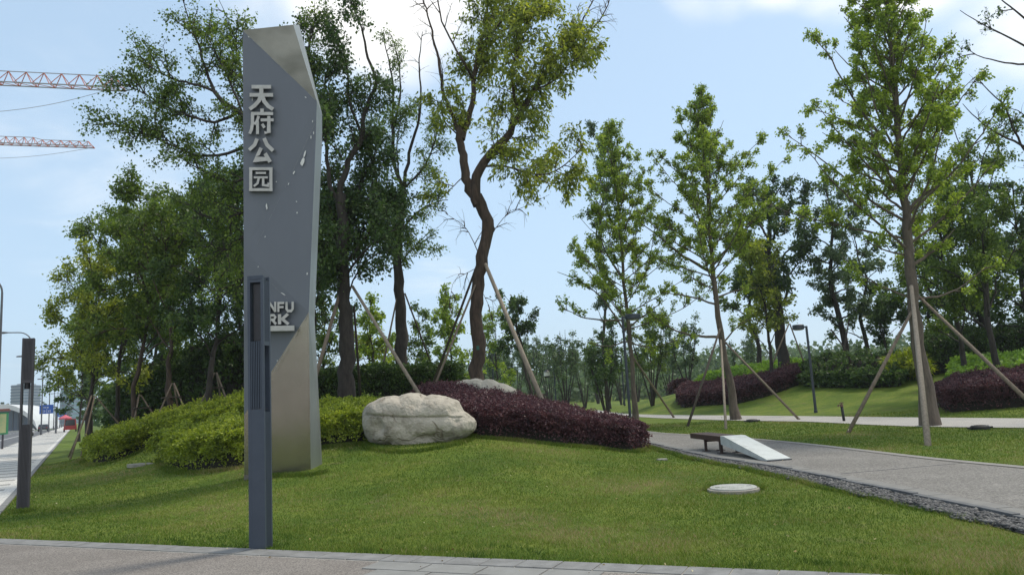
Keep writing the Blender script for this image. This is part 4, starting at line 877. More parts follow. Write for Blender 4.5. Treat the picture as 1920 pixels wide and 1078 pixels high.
# crooked tall tree beside the boulders
YC = 26.0; q = P(895, 712, YC); bC = on(q[0], YC)
limbs = [([bC - [0, 0, .1]] + px3([(893, 712), (898, 640), (893, 560), (903, 490), (913, 425), (906, 392), (893, 368)], YC), .235, .20, .97, 0, 1),
  (px3([(896, 385), (878, 345), (868, 300), (862, 258), (858, 240)], YC), .19, .13, .6, .4, .6),
  (px3([(858, 245), (845, 212), (832, 180), (826, 140), (818, 90), (802, 30), (790, -20)], YC), .08, .02, .25, -.55, .6),
  (px3([(866, 262), (880, 215, .5), (888, 150, .8), (898, 95, .8), (912, 30, 1), (920, -60, 1)], YC), .12, .035, .1, 1.3, .9),
  (px3([(888, 150, .8), (868, 115), (845, 75, .5), (825, 30), (818, -40)], YC), .05, .02, .2, -.5, .7),
  (px3([(898, 95, .5), (930, 55, 0), (960, 10, -.4), (980, -50, -.5)], YC), .05, .02, .1, 1.2, .9),
  (px3([(893, 375), (893, 340), (902, 312), (925, 285), (955, 250), (975, 215), (1000, 170), (1035, 120), (1080, 70)], YC), .19, .055, .2, 1.4, .9),
  (px3([(1080, 72), (1092, 40), (1110, 5), (1125, -30)], YC), .04, .015, .0, -.8, .5),
  (px3([(1080, 72), (1110, 55), (1135, 20), (1150, -20)], YC), .035, .015, .0, -.8, .5),
  (px3([(975, 215), (960, 160, -.6), (965, 110, -1), (985, 60, -1), (1000, 0, -1)], YC), .06, .02, .1, 1.4, .9),
  (px3([(1000, 170), (1040, 150, -.5), (1075, 110, -.8), (1100, 90, -.8)], YC), .035, .012, .2, 1.3, .8),
  (px3([(905, 312), (945, 312, -.4), (985, 322, -.8), (1020, 328, -1), (1055, 312, -1), (1085, 285, -1), (1095, 262, -1)], YC), .045, .012, .15, .8, .7),
  (px3([(1000, 325, -.9), (1030, 345, -.8), (1060, 340, -.8), (1085, 335, -.8)], YC), .02, .008, .1, .6, .5),
  (px3([(925, 285), (960, 290, .8), (1000, 300, 1.2), (1030, 290, 1.4)], YC), .03, .01, .2, .7, .6),
  (px3([(862, 255), (835, 230, -.5), (825, 190, -.8)], YC), .03, .01, .2, .8, .6),
  (px3([(870, 330), (850, 350), (828, 372), (805, 400)], YC), .02, .007, .2, .45, .5),
  (px3([(900, 480), (875, 430), (850, 410), (835, 400)], YC), .018, .006, .2, -.9, .45),
  (px3([(905, 470), (935, 420), (955, 400), (990, 385), (1030, 365)], YC), .016, .005, .1, -.8, .45),
  (px3([(898, 500), (870, 515), (850, 530), (842, 580)], YC), .012, .004, .1, -.8, .35),
  (px3([(900, 540), (915, 570), (922, 600)], YC), .012, .004, .1, -.8, .3)]
make_tree('wingnut_tree', bC, limbs, 'tall crooked forked tree with yellow green leaves, beside the smaller boulder', 'tree', 'trees on the entrance mound', L_OLIVE, BARK, seed=11,
          d2=4.3, L2=1.75, n3=8, L3=.7, m=7, size=.165, wr=.22, jit=.09, up=.1, droop=.35, down=.55)
b = MB(); t_ = P(896, 652, YC - .22); b.box(t_[0] - .05, t_[0] + .05, t_[1] - .02, t_[1], t_[2] - .07, t_[2] + .07); tag(b.build('tree_tag', mat('green_plastic', (.02, .12, .09), rough=.5)), 'small green name tag fixed to the crooked tree trunk', 'tag')
prop('three timber poles propping the crooked tall tree', [(P(912, 500, YC - .25), foot(1035, 738, 23.2), .105, POLEG), (P(889, 512, YC + .1), foot(796, 705, 27.5), .065, POLED), (P(889, 540, YC - .2), foot(795, 738, 24.2), .055, POLE)])

# dark tree directly right of the pylon
YA = 23.5; bA = on(P(650, 745, YA)[0], YA)
limbs = [([bA - [0, 0, .1]] + px3([(650, 740), (650, 690), (650, 620), (645, 560), (640, 500), (642, 430), (640, 365)], YA), .27, .15, .5, .8, .8),
  (px3([(640, 380), (640, 334), (656, 298), (678, 263), (680, 223), (705, 156), (690, 110), (680, 60), (660, 10)], YA), .11, .02, .2, .9, .7),
  (px3([(678, 255), (655, 190), (652, 140), (640, 80), (612, 30)], YA), .05, .015, .2, .7, .7),
  (px3([(645, 480), (655, 420, .5), (672, 350, .8), (700, 300, 1)], YA), .09, .03, .2, 1.3, 1),
  (px3([(640, 400), (618, 340), (612, 260), (620, 195), (606, 150), (628, 120)], YA), .08, .02, .2, 1.3, 1),
  (px3([(642, 300), (625, 275, -.6), (600, 258, -1)], YA), .04, .015, .2, 1.2, .9),
  (px3([(612, 260), (590, 180, .6), (580, 100, .8), (585, 50, .8)], YA), .05, .02, .1, 1.6, 1),
  (px3([(645, 520), (685, 470, -.4), (720, 440, -.6), (745, 430, -.6)], YA), .045, .015, .2, 1.3, 1),
  (px3([(650, 560), (670, 510), (700, 480), (730, 470)], YA), .03, .01, .15, .7, .7),
  (px3([(642, 470), (615, 430, .6), (600, 380, 1), (600, 330, 1)], YA), .05, .02, .1, 1.8, 1), (px3([(645, 500), (690, 440, .4), (725, 400, .6), (740, 360, .6)], YA), .045, .015, .1, 1.6, 1), (px3([(645, 520), (620, 480, -.5), (605, 450, -.8), (590, 470, -.8)], YA), .04, .015, .1, 1.6, 1), (px3([(645, 470), (672, 440, 1), (700, 430, 1.5), (720, 460, 1.8)], YA), .04, .015, .1, 1.8, 1.1), (px3([(642, 440), (620, 400, 1), (605, 420, 1.5), (600, 480, 1.8)], YA), .04, .015, .1, 1.8, 1.1),
  (px3([(642, 430), (670, 400, .9), (690, 370, 1.6), (700, 340, 2)], YA), .05, .02, .1, 1.8, 1),
  (px3([(640, 365), (640, 450, 1.6), (620, 500, 2), (600, 520, 2)], YA), .03, .01, .1, 1.4, .9)]
make_tree('broadleaf_tree', bA, limbs, 'thick trunked dark leaved tree directly right of the steel pylon', 'tree', 'trees on the entrance mound', L_DARK, BARKD, seed=12,
          d2=3.2, L2=1.45, n3=7, L3=.6, m=9, size=.12, wr=.3, jit=.12, droop=.2, down=.4)
prop('timber poles propping the thick dark tree beside the pylon', [(P(664, 542, YA - .25), foot(812, 740, 21.6), .075, POLEG), (P(637, 550, YA - .1), foot(560, 720, 21.8), .085, POLE), (P(664, 580, YA + .3), foot(676, 700, 26.0), .06, POLED)])
# second dark trunk
YB = 30.0; bB = on(P(752, 700, YB)[0], YB)
limbs = [([bB - [0, 0, .1]] + px3([(752, 690), (752, 640), (750, 580), (747, 520), (745, 480), (748, 430), (758, 355)], YB), .27, .13, .6, 1.2, .8),
  (px3([(757, 360), (740, 310), (736, 230), (737, 160), (728, 110), (718, 60)], YB), .09, .015, .3, .6, .6),
  (px3([(736, 250), (750, 180), (748, 120), (735, 70)], YB), .05, .015, .2, -.5, .5),
  (px3([(757, 360), (763, 310), (780, 240), (790, 180), (785, 120), (792, 60)], YB), .08, .015, .4, -.5, .5),
  (px3([(750, 440), (715, 380, -.5), (700, 300, -.8), (690, 240, -.8)], YB), .06, .02, .2, 1.2, 1),
  (px3([(757, 355), (790, 320), (815, 270), (820, 220)], YB), .05, .02, .1, 1.2, .9),
  (px3([(748, 440), (780, 400), (815, 380), (840, 375)], YB), .05, .015, .2, 1.1, .9),
  (px3([(747, 500), (770, 470), (800, 440), (812, 430)], YB), .035, .012, .2, 1.1, .9),
  (px3([(747, 470), (720, 440), (700, 430), (690, 450)], YB), .035, .012, .2, 1.2, .9),
  (px3([(748, 330), (745, 260), (760, 200)], YB), .035, .012, .1, 1.4, .9)]
make_tree('broadleaf_tree', bB, limbs, 'slimmer dark trunked tree with feathery leaves, between the dark tree and the crooked tree', 'tree', 'trees on the entrance mound', L_MID, BARKD, seed=13,
          d2=3.0, L2=1.5, n3=7, L3=.6, m=7, size=.14, wr=.2, jit=.10, droop=.25, down=.5)
prop('timber poles propping the slimmer dark tree behind the clipped hedge', [(P(745, 555, YB - .1), foot(700, 668, 29.8), .055, POLE), (P(761, 555, YB), foot(832, 682, 31.5), .055, POLED)])
# very tall tree behind the pylon, crown spreading to the upper left
YT = 22.5; bT = on(P(520, 760, YT)[0], YT)
limbs = [([bT - [0, 0, .1]] + px3([(520, 760), (517, 620), (512, 500), (500, 380), (478, 260), (453, 213), (417, 192), (402, 172)], YT), .24, .06, .45, 1.0, .9),
  (px3([(402, 172), (385, 130), (370, 80), (355, 40), (340, -10)], YT), .05, .012, .1, 1.1, .8),
  (px3([(402, 172), (370, 160), (330, 150), (290, 130), (262, 105)], YT), .045, .012, .1, 1.7, .8),
  (px3([(445, 212), (400, 230), (350, 215), (300, 195), (250, 165), (205, 155)], YT), .05, .012, .1, 1.5, .8),
  (px3([(478, 270), (420, 290), (360, 290), (300, 262), (240, 240), (190, 232)], YT), .055, .012, .15, 1.4, .8),
  (px3([(350, 288), (300, 250), (290, 210), (310, 190)], YT), .03, .012, .1, 1.3, .8),
  (px3([(490, 320), (440, 340), (400, 330), (360, 310), (345, 300)], YT), .05, .015, .1, 1.5, .9),
  (px3([(480, 265), (470, 200, 1), (450, 130, 1), (440, 70, 1), (425, 50, 1)], YT), .06, .015, .1, 1.5, 1),
  (px3([(455, 215), (430, 150), (400, 90), (385, 55)], YT), .04, .012, .1, 1.6, .8),
  (px3([(440, 70, 1), (425, 30, 1), (400, -20, 1)], YT), .015, .006, .1, -.6, .5),
  (px3([(500, 380), (450, 400), (410, 410), (370, 400), (350, 380)], YT), .055, .015, .1, 1.6, 1),
  (px3([(508, 440), (460, 440), (420, 470), (385, 450)], YT), .05, .015, .1, 1.6, 1),
  (px3([(500, 370), (530, 280, 1), (560, 180, 1.2), (580, 90, 1.2), (590, 40, 1.2)], YT), .07, .015, .15, 1.3, 1),
  (px3([(512, 500), (460, 520, .5), (420, 540, .8), (400, 520, 1)], YT), .045, .015, .1, 1.6, 1)]
make_tree('broadleaf_tree', bT, limbs, 'tallest spreading tree rising behind the steel pylon, its crown reaching the upper left', 'tree', 'trees on the entrance mound', L_MID, BARKD, seed=14,
          d2=3.6, L2=1.35, n3=6, L3=.5, m=7, size=.088, wr=.36, jit=.10, droop=.1, down=.25)

# --- trees of the left slope
def vase(t): return .55 + .45 * math.sin(math.pi * min(1, t * 1.1))
def autotree(name, px, Y, ytop, rpx, r, leaf, bark, label, seed, group, t0=.28, nl=10, e0=52, prof=None, x=None, **kw):
    bx = P(px, 740, Y)[0] if x is None else x; base = on(bx, Y); top = P(px, ytop, Y); h = float(top[2] - base[2]); R = rpx * Y / F; rg = np.random.default_rng(seed)
    lk = {k: kw.pop(k) for k in ('lean', 'den', 'curve', 'lrf') if k in kw}
    lb = auto_limbs(rg, base - [0, 0, .05], h, R, r, t0, nl, e0, prof=prof, **lk)
    return make_tree(name, base, lb, label, 'tree', group, leaf, bark, seed=seed, **kw)
GL = 'trees along the street side of the mound'
big = dict(L2=1.35, n3=6, L3=.55, m=9, size=.135, wr=.32, d2=3.0, jit=.12, droop=.1)
autotree('broadleaf_tree', 325, 30, 362, 85, .13, L_MID, BARK, 'upright tree in the left group with the bare brown trunk, second tallest there', 21, GL, t0=.34, nl=13, e0=58, prof=vase, **big)
autotree('broadleaf_tree', 262, 31.5, 402, 82, .11, L_MID, BARK, 'rounded mid green tree in the left group, with a thin pale trunk', 22, GL, t0=.32, nl=12, e0=55, prof=vase, **big)
autotree('broadleaf_tree', 230, 36, 425, 75, .12, L_MID, BARKD, 'darker tree standing behind the thin pale trunk in the left group', 23, GL, t0=.3, nl=11, e0=55, prof=vase, **big)
autotree('maple_tree', 178, 33.5, 482, 82, .10, L_OLIVE, BARKD, 'light green tree at the outer left edge of the group, over the pavement', 24, GL, t0=.24, nl=13, e0=40, prof=vase, **big)
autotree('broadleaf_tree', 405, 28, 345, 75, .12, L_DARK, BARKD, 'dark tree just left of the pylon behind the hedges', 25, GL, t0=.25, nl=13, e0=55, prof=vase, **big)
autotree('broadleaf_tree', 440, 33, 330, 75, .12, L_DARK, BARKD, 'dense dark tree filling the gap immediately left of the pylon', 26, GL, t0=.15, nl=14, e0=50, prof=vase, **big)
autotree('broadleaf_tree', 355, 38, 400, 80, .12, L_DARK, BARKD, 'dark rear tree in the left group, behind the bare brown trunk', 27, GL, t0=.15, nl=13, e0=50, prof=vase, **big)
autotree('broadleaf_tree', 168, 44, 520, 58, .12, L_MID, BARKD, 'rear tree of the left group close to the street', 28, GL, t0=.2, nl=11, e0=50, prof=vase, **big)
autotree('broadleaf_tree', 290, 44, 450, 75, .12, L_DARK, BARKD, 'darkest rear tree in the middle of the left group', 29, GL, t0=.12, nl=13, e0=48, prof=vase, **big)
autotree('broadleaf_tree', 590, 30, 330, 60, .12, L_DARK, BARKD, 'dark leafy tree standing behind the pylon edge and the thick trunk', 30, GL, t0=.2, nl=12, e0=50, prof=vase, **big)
st = autotree('street_tree', 150, 62, 640, 34, .10, L_DARK, BARKD, 'small dark street tree near the red vehicle', 31, GL, t0=.2, nl=9, e0=50, prof=vase, L2=1.0, n3=5, L3=.5, m=10, size=.2, wr=.34, d2=2.0)
for k, (u_, t_, s_, lb) in enumerate(((1.2, 92, 1.0, 'second small street tree along the lawn edge, past the red vehicle'), (1.6, 112, 1.05, 'third small street tree along the lawn edge, farther off'), (1.5, 140, 1.1, 'farthest small street tree along the lawn edge'), (3.5, 76, 1.1, 'small dark tree set back from the street, behind the left group'))):
    xy = sp(u_, t_); copy_tree(st, on(xy[0], xy[1]), 1.3 * k + 1, s_, lb)
for k, (px, Y, ax, ay, pos) in enumerate(((178, 33.5, 174, 770, 'under the light green tree at the pavement edge'), (325, 30, 327, 745, 'around the bare brown trunk'), (262, 31.5, 264, 752, 'around the thin pale trunk of the left group'), (405, 28, 400, 715, 'around the dark tree left of the pylon'))):
    a = P(px, 740, Y); a = on(a[0], Y, 1.75 if k else 2.3); lg = []
    for j in range(3):
        t = 2.1 * j + .7 + k; rr = .95 if k else 1.5; f_ = on(a[0] + rr * math.cos(t), a[1] + rr * math.sin(t), -.05); lg.append((a + np.array([.09 * math.cos(t), .09 * math.sin(t), 0]), f_, .045, POLE))
    if k == 0: lg.append((a + np.array([-.1, -.1, .1]), foot(131, 850, 31.5), .05, POLE))
    rt = prop('timber tripod ' + pos, lg)
    if k:
        b = MB(); c = a - np.array([0, 0, .45])
        for j in range(3):
            t = 2.1 * j + .7 + k; t2 = t + 2.1; b.bar(c + np.array([.42 * math.cos(t), .42 * math.sin(t), 0]), c + np.array([.42 * math.cos(t2), .42 * math.sin(t2), 0]), .05)
        b.build('tie_bar', POLED, rt, origin=tuple(rt.location))
# --- ginkgos on the right
def cone(t): return max(.07, (1 - t) ** .82 * 1.12)
gk = dict(name='ginkgo_tree', leaf=L_GINK, bark=BARKG, group='ginkgo trees between the paths')
def ginkgo(px_base, py_base, trunk, Y, R, r, label, seed, nl=26, t0=.28, low=(), gx=None, **kw):
    b0 = GH(px_base, py_base) if gx is None else gx; Y = float(b0[1]); rg = np.random.default_rng(seed)
    tp = [b0 - [0, 0, .05]] + px3(trunk, Y); q, Ln = resample(tp, 24); limbs = [(tp, r, r * .12, .5, 1.2, .30)]
    az = rg.random() * 6; h = q[-1][2] - b0[2]
    for k in range(nl):
        t = t0 + (.97 - t0) * ((k + .3 * rg.random()) / nl) ** .9; az += 2.4 + .3 * rg.normal(); i = min(int(t * 23), 22); s = q[i] + (q[i + 1] - q[i]) * (t * 23 - i)
        Lb = R * cone((t - t0) / (1 - t0)) * (.75 + .45 * rg.random()); e = math.radians(18 + 40 * t + 8 * rg.normal())
        d = np.array([math.cos(az) * math.cos(e), math.sin(az) * math.cos(e), math.sin(e)]); pts = [s]
        for j in range(4): pts.append(pts[-1] + d * Lb / 4); d = norm(d + np.array([0, 0, .10]) + rg.normal(size=3) * .08)
        limbs.append((pts, r * .26 * (1.1 - .7 * t), .010, .08, 1.0 + .5 * t, .95 - .62 * t))
    for l, rr_ in low: limbs.append((px3(l, Y), rr_, .012, .25, 1.0, .7))
    return make_tree('ginkgo_tree', b0, limbs, label, 'tree', 'ginkgo trees between the paths', L_GINK, BARKG, seed=seed, **dict(dict(d2=2.5, L2=1.05, n3=4, L3=.36, m=7, size=.092, wr=.42, jit=.05, up=.25, droop=0, down=.35, ang=42, flare=1.55), **kw))
ginkgo(1380, 787, [(1368, 710), (1352, 640), (1342, 560), (1335, 480), (1330, 400), (1322, 300), (1315, 170)], 34, 4.6, .17, 'slender leaning ginkgo with a pointed crown, between the two paths', 41, nl=60, t0=.38,
       low=(([(1352, 632), (1300, 630), (1250, 610), (1210, 580)], .07), ([(1340, 570), (1290, 555), (1240, 550)], .05), ([(1334, 510), (1280, 480), (1230, 440), (1190, 410)], .08), ([(1338, 560), (1380, 545), (1420, 540)], .05), ([(1334, 500), (1370, 460), (1400, 430), (1420, 400)], .06), ([(1358, 640), (1385, 610), (1410, 598)], .04)))
ginkgo(1745, 798, [(1735, 740), (1722, 640), (1712, 560), (1705, 470), (1695, 380), (1685, 250), (1670, 100), (1655, -80)], 24, 4.3, .215, 'largest ginkgo on the right with a thick pale trunk, top out of sight', 42, nl=66, t0=.34, size=.082, m=9,
       low=(([(1712, 560), (1660, 540), (1610, 510), (1580, 480)], .03), ([(1706, 480), (1660, 470), (1620, 450)], .035), ([(1708, 500), (1750, 470), (1790, 430)], .06), ([(1698, 400), (1740, 360), (1790, 330), (1830, 300)], .06), ([(1715, 560), (1760, 555), (1800, 540), (1850, 500)], .04),
            ([(1690, 300), (1640, 240), (1590, 170), (1550, 100), (1520, 65)], .05), ([(1690, 310), (1640, 290), (1590, 260)], .05), ([(1695, 370), (1650, 340), (1600, 320)], .05)))
b1 = on(P(1192, 790, 36.5)[0], 36.5)
ginkgo(0, 0, [(1186, 700), (1178, 600), (1168, 500), (1160, 400), (1150, 300), (1141, 222)], 36, 4.0, .12, 'ginkgo with a dark stem directly behind the tall park lamp, left of the slender ginkgo', 43, nl=56, t0=.30, gx=b1,
       low=(([(1170, 620), (1130, 560), (1090, 530), (1045, 510)], .05), ([(1168, 600), (1120, 600), (1080, 590), (1045, 570)], .05), ([(1166, 520), (1130, 460), (1125, 400)], .06), ([(1170, 620), (1210, 590), (1250, 560)], .05), ([(1172, 640), (1220, 650), (1260, 640)], .04), ([(1172, 640), (1140, 650), (1100, 640)], .04)))
prop('timber poles propping the slender leaning ginkgo', [(P(1349, 620, 34.6), GH(1288, 800) - [0, 0, .05], .075, POLED), (P(1352, 640, 34.2), GH(1361, 805) - [0, 0, .05], .07, POLEG), (P(1358, 640, 35), GH(1501, 787) - [0, 0, .05], .07, POLE)])
YG = float(GH(1745, 798)[1])
prop('timber poles propping the largest ginkgo', [(P(1709, 540, YG - .35), GH(1740, 836) - [0, 0, .05], .095, POLEG), (P(1706, 590, YG - .1), GH(1588, 812) - [0, 0, .05], .075, POLE), (P(1727, 560, YG), GH(1990, 808) - [0, 0, .05], .075, POLE)])
prop('pole propping the ginkgo behind the park lamp', [(P(1184, 665, 36.5), GH(1265, 783) - [0, 0, .05], .075, POLE)])

# --- trees on the far mound and at the right edge
GR = 'trees on the far mound'
far = dict(L2=1.4, n3=5, L3=.6, m=10, size=.2, wr=.32, d2=2.1, jit=.12, droop=.1)
autotree('broadleaf_tree', 1478, 50, 335, 78, .40, L_DARK, BARKD, 'dense dark tree with a thick trunk on the far mound', 51, GR, t0=.30, nl=15, e0=50, prof=vase, **far)
autotree('broadleaf_tree', 1452, 47.5, 470, 55, .12, L_OLIVE, BARKD, 'yellow green many stemmed tree in front of the dense dark tree', 52, GR, t0=.25, nl=12, e0=62, prof=lambda t: .7, **far)
autotree('broadleaf_tree', 1425, 56, 420, 52, .18, L_MID, BARKD, 'loose green tree left of the dense dark tree', 53, GR, t0=.3, nl=11, e0=50, prof=vase, **far)
autotree('airy_tree', 1592, 50, 335, 62, .22, L_GREY, BARKD, 'airy grey green tree between the ginkgo and the dense dark tree', 54, GR, t0=.22, nl=16, e0=35, prof=vase, **far)
autotree('broadleaf_tree', 1640, 52, 420, 50, .16, L_GREY, BARKD, 'second grey green tree nearer the big ginkgo trunk', 55, GR, t0=.2, nl=12, e0=40, prof=vase, **far)
autotree('broadleaf_tree', 1672, 48, 585, 26, .08, L_DARK, BARKD, 'small dark sapling left of the big ginkgo trunk', 56, GR, t0=.3, nl=8, e0=60, prof=vase, **far)
autotree('broadleaf_tree', 1810, 36, 330, 85, .14, L_MID, BARKD, 'bushy green tree right of the big ginkgo', 57, GR, t0=.18, nl=14, e0=50, prof=vase, **dict(far, size=.14, L2=1.2, m=12, d2=2.6))
autotree('broadleaf_tree', 1885, 34, 235, 85, .15, L_MID, BARKD, 'tall green many limbed tree at the right edge', 58, GR, t0=.2, nl=15, e0=52, prof=vase, **dict(far, size=.14, L2=1.2, m=12, d2=2.4))
autotree('broadleaf_tree', 1860, 44, 440, 95, .20, L_DARK, BARKD, 'dark rear tree filling the lower right edge', 59, GR, t0=.1, nl=15, e0=40, prof=vase, **far)
autotree('broadleaf_tree', 1960, 40, 330, 80, .20, L_DARK, BARKD, 'dark tree partly outside the right edge', 60, GR, t0=.1, nl=14, e0=45, prof=vase, **far)
autotree('broadleaf_tree', 1768, 47, 470, 55, .14, L_DARK, BARKD, 'dark tree directly right of the big ginkgo trunk, low crown', 61, GR, t0=.2, nl=11, e0=45, prof=vase, **far)
YD = 24.0; bD = on(P(2010, 740, YD)[0], YD)
limbs = [([bD] + px3([(1995, 600), (1975, 420), (1955, 260), (1945, 100), (1935, -60)], YD), .20, .05, .9, 0, 1),
  (px3([(1972, 400), (1925, 290), (1900, 240), (1885, 200), (1850, 170), (1830, 145)], YD), .06, .012, .1, -1.0, .5),
  (px3([(1960, 300), (1910, 270), (1870, 250), (1835, 225), (1805, 195)], YD), .05, .010, .2, -.9, .5),
  (px3([(1955, 260), (1920, 215), (1885, 200)], YD), .03, .01, .1, -.9, .5),
  (px3([(1948, 120), (1900, 120), (1850, 110), (1810, 90)], YD), .04, .010, .2, .28, .6),
  (px3([(1945, 100), (1900, 75), (1850, 50), (1800, 20)], YD), .04, .010, .2, .28, .6),
  (px3([(1940, 50), (1890, 10), (1850, -20)], YD), .04, .010, .2, .3, .6)]
make_tree('sparse_tree', bD, limbs, 'sparse tree with dead bare twigs reaching in from the upper right edge', 'tree', GR, L_DARK, BARKD, seed=63, d2=2.2, L2=1.3, n3=4, L3=.45, m=4, size=.10, wr=.32, up=.1)
prop('crossed poles propping the dense dark tree on the far mound', [(P(1478, 610, 49.6), foot(1424, 690, 48.5), .07, POLE), (P(1482, 610, 49.6), foot(1515, 690, 49), .07, POLE)])
prop('poles propping the airy grey green tree', [(P(1592, 600, 49.6), foot(1575, 690, 48), .07, POLED), (P(1560, 620, 49.6), foot(1612, 690, 48.5), .07, POLED)])

# --- trees seen through the middle gap
GM = 'young trees beyond the mound'
mid = dict(L2=1.0, n3=5, L3=.5, m=8, size=.17, wr=.34, d2=2.2, jit=.1)
def conef(t): return max(.1, (1 - t) ** .8 * 1.2)
autotree('young_tree', 846, 46, 530, 46, .10, L_GINK, BARKD, 'pale green pointed young tree left of the crooked trunk', 71, GM, t0=.2, nl=16, e0=35, prof=conef, **mid)
autotree('young_tree', 790, 52, 575, 40, .10, L_MID, BARKD, 'mid green young tree behind the crossed poles', 72, GM, t0=.2, nl=14, e0=40, prof=conef, **mid)
autotree('young_tree', 700, 44, 560, 42, .10, L_GINK, BARKD, 'light green young tree between the two dark trunks', 73, GM, t0=.2, nl=14, e0=40, prof=conef, **mid)
autotree('young_tree', 610, 42, 560, 44, .12, L_MID, BARKD, 'green young tree just right of the pylon edge, behind', 74, GM, t0=.2, nl=14, e0=42, prof=vase, **mid)
autotree('young_tree', 690, 50, 640, 46, .10, L_OLIVE, BARKD, 'low yellow green young tree above the clipped hedge', 75, GM, t0=.1, nl=13, e0=45, prof=vase, **mid)
autotree('young_tree', 930, 56, 590, 36, .09, L_GINK, BARKD, 'thin young tree right behind the crooked trunk', 76, GM, t0=.2, nl=12, e0=55, prof=vase, den=.7, **mid)
autotree('camphor_tree', 985, 50, 552, 40, .14, L_DARK, BARKD, 'dark round crowned tree behind the thick right propping pole', 77, GM, t0=.55, nl=9, e0=40, prof=vase, **dict(mid, m=12))
def multistem(px, Y, ytop, rpx, leaf, label, seed, ns=7, den=.8, **kw):
    bx = P(px, 740, Y)[0]; base = on(bx, Y); h = float(P(px, ytop, Y)[2] - base[2]); R = rpx * Y / F; rg = np.random.default_rng(seed); lb = []
    for k in range(ns):
        a = 6.28 * k / ns + rg.normal() * .3; d = np.array([math.cos(a), math.sin(a), 0]); hh = h * (.75 + .25 * rg.random()); s = base + d * .08
        pts = [s - [0, 0, .05], s + d * R * .18 + [0, 0, hh * .28], s + d * R * .45 + [0, 0, hh * .6], s + d * R * .62 + [0, 0, hh]]
        lb.append((pts, .06, .012, .35, den, .8))
    return make_tree('multi_stem_tree', base, lb, label, 'tree', 'many stemmed small trees in the far park', leaf, BARKD, seed=seed, flare=1.0, **dict(dict(d2=2.2, L2=1.1, n3=4, L3=.55, m=6, size=.17, wr=.34, jit=.1), **kw))
multistem(1135, 50, 610, 42, L_DARK, 'dark many stemmed tree left of the tall park lamp, low on the grass', 81, m=8)
m2_ = multistem(1060, 62, 615, 40, L_GREY, 'thin almost bare many stemmed tree right of the round crowned tree', 82)
multistem(1222, 56, 560, 52, L_MID, 'reddish stemmed bushy tree right of the tall park lamp', 83, m=9)
multistem(1290, 64, 590, 40, L_GREY, 'loose many stemmed tree left of the slender ginkgo trunk', 84, m=7)
for k, (px, Y, s_, lb) in enumerate(((1000, 74, 1.1, 'far thin stemmed tree behind the propping pole'), (1095, 80, 1.05, 'far thin stemmed tree between the lantern and the dark low tree'), (945, 84, 1.15, 'far thin stemmed tree above the small boulder'), (1195, 92, 1.1, 'far thin stemmed tree just right of the tall lamp pole'), (1400, 74, 1.0, 'thin stemmed tree seen above the far mound'), (915, 66, 1.0, 'thin stemmed tree immediately right of the crooked trunk'), (1030, 92, 1.3, 'taller thin stemmed tree behind the lantern post'), (1165, 76, 1.05, 'thin stemmed tree behind the tall lamp pole'), (1255, 84, 1.2, 'thin stemmed tree between the reddish stemmed tree and the far purple hedge'), (1120, 105, 1.5, 'faint tall thin stemmed tree behind the dark low tree'), (970, 110, 1.5, 'faint tall thin stemmed tree behind the round crowned tree'))):
    copy_tree(m2_, on(P(px, 735, Y)[0], Y), k * 1.1 + .5, s_, lb)
autotree('poplar_tree', 1141, 62, 212, 13, .14, L_GREY, BARKD, 'very narrow upright tree rising behind the lamp ginkgo', 78, GM, t0=.25, nl=26, e0=75, prof=lambda t: 1.0, **dict(mid, L2=.6, size=.17))
# low wooded horizon
def woods():
    rg = np.random.default_rng(40); C = []; cl = []
    for k in range(260):
        a = math.radians(-30 + 66 * rg.random()); dd = 125 + 120 * rg.random(); x, y = dd * math.sin(a), dd * math.cos(a)
        if .866 * x + .5 * y < 6: continue
        hh = (4.6 + 4.6 * rg.random()) * dd / 150; w_ = 3.5 + 3 * rg.random(); n = 380
        v = norm(rg.normal(size=(n, 3))) * rg.random((n, 1)) ** .35; C.append(np.array([x, y, hh * .48]) + v * np.array([w_, w_, hh * .52])); cl.append(np.full(n, rg.random()))
    C = np.concatenate(C); r = np.clip(np.concatenate(cl) * .5 + .25 + rg.normal(size=len(C)) * .15, 0, 1); D = norm(rg.normal(size=C.shape))
    V, Fq = leaf_mesh(rg, C, D, .75 * (.6 + .8 * rg.random(len(C))), .5); tag(mesh_np('woods', V, Fq, L_GREY, rnd=r), 'low band of woods along the horizon', 'woods', kind='stuff')
woods()

# ------------------------------------------------------------------ the street, far left
STM = mat('street_lamp_grey', (.13, .135, .15), (.10, .105, .115), scale=4, rough=.5, metal=.3)
def street_lamp():
    root = thing('street_lamp', (0, 0, 0), 'x', 'street lamp', 'street lamps along the kerb'); H0 = 11.3; r = 1.1
    b = MB(); pts = [(0, 0, 0), (0, 0, .9), (0, 0, .92), (0, 0, H0 - r)] ; b.tube(pts, [.15, .15, .10, .065], 12)
    arc = [(-r + r * math.cos(a), 0, H0 - r + r * math.sin(a)) for a in [i * math.pi / 2 / 8 for i in range(1, 9)]] + [(-2.2, 0, H0 - .0)]
    b.tube([(0, 0, H0 - r)] + arc, .06, 10); b.build('pole', STM, root, smooth=False)
    b = MB(); b.tube([(-2.1, 0, H0), (-2.5, 0, H0 - .01), (-3.2, 0, H0 - .03), (-3.35, 0, H0 - .05)], [.07, .13, .11, .04], 10); b.build('lamp_head', STM, root)
    return root
sl = street_lamp(); rzl = math.radians(-(-30.05))
names = ['nearest street lamp at the left picture edge', 'street lamp whose pole shows through the slot of the light column', 'street lamp just right of the light column', 'third street lamp past the light column', 'fourth street lamp past the light column',
         'fifth street lamp past the light column', 'sixth street lamp past the light column', 'seventh street lamp past the light column', 'farthest street lamp at the end of the row']
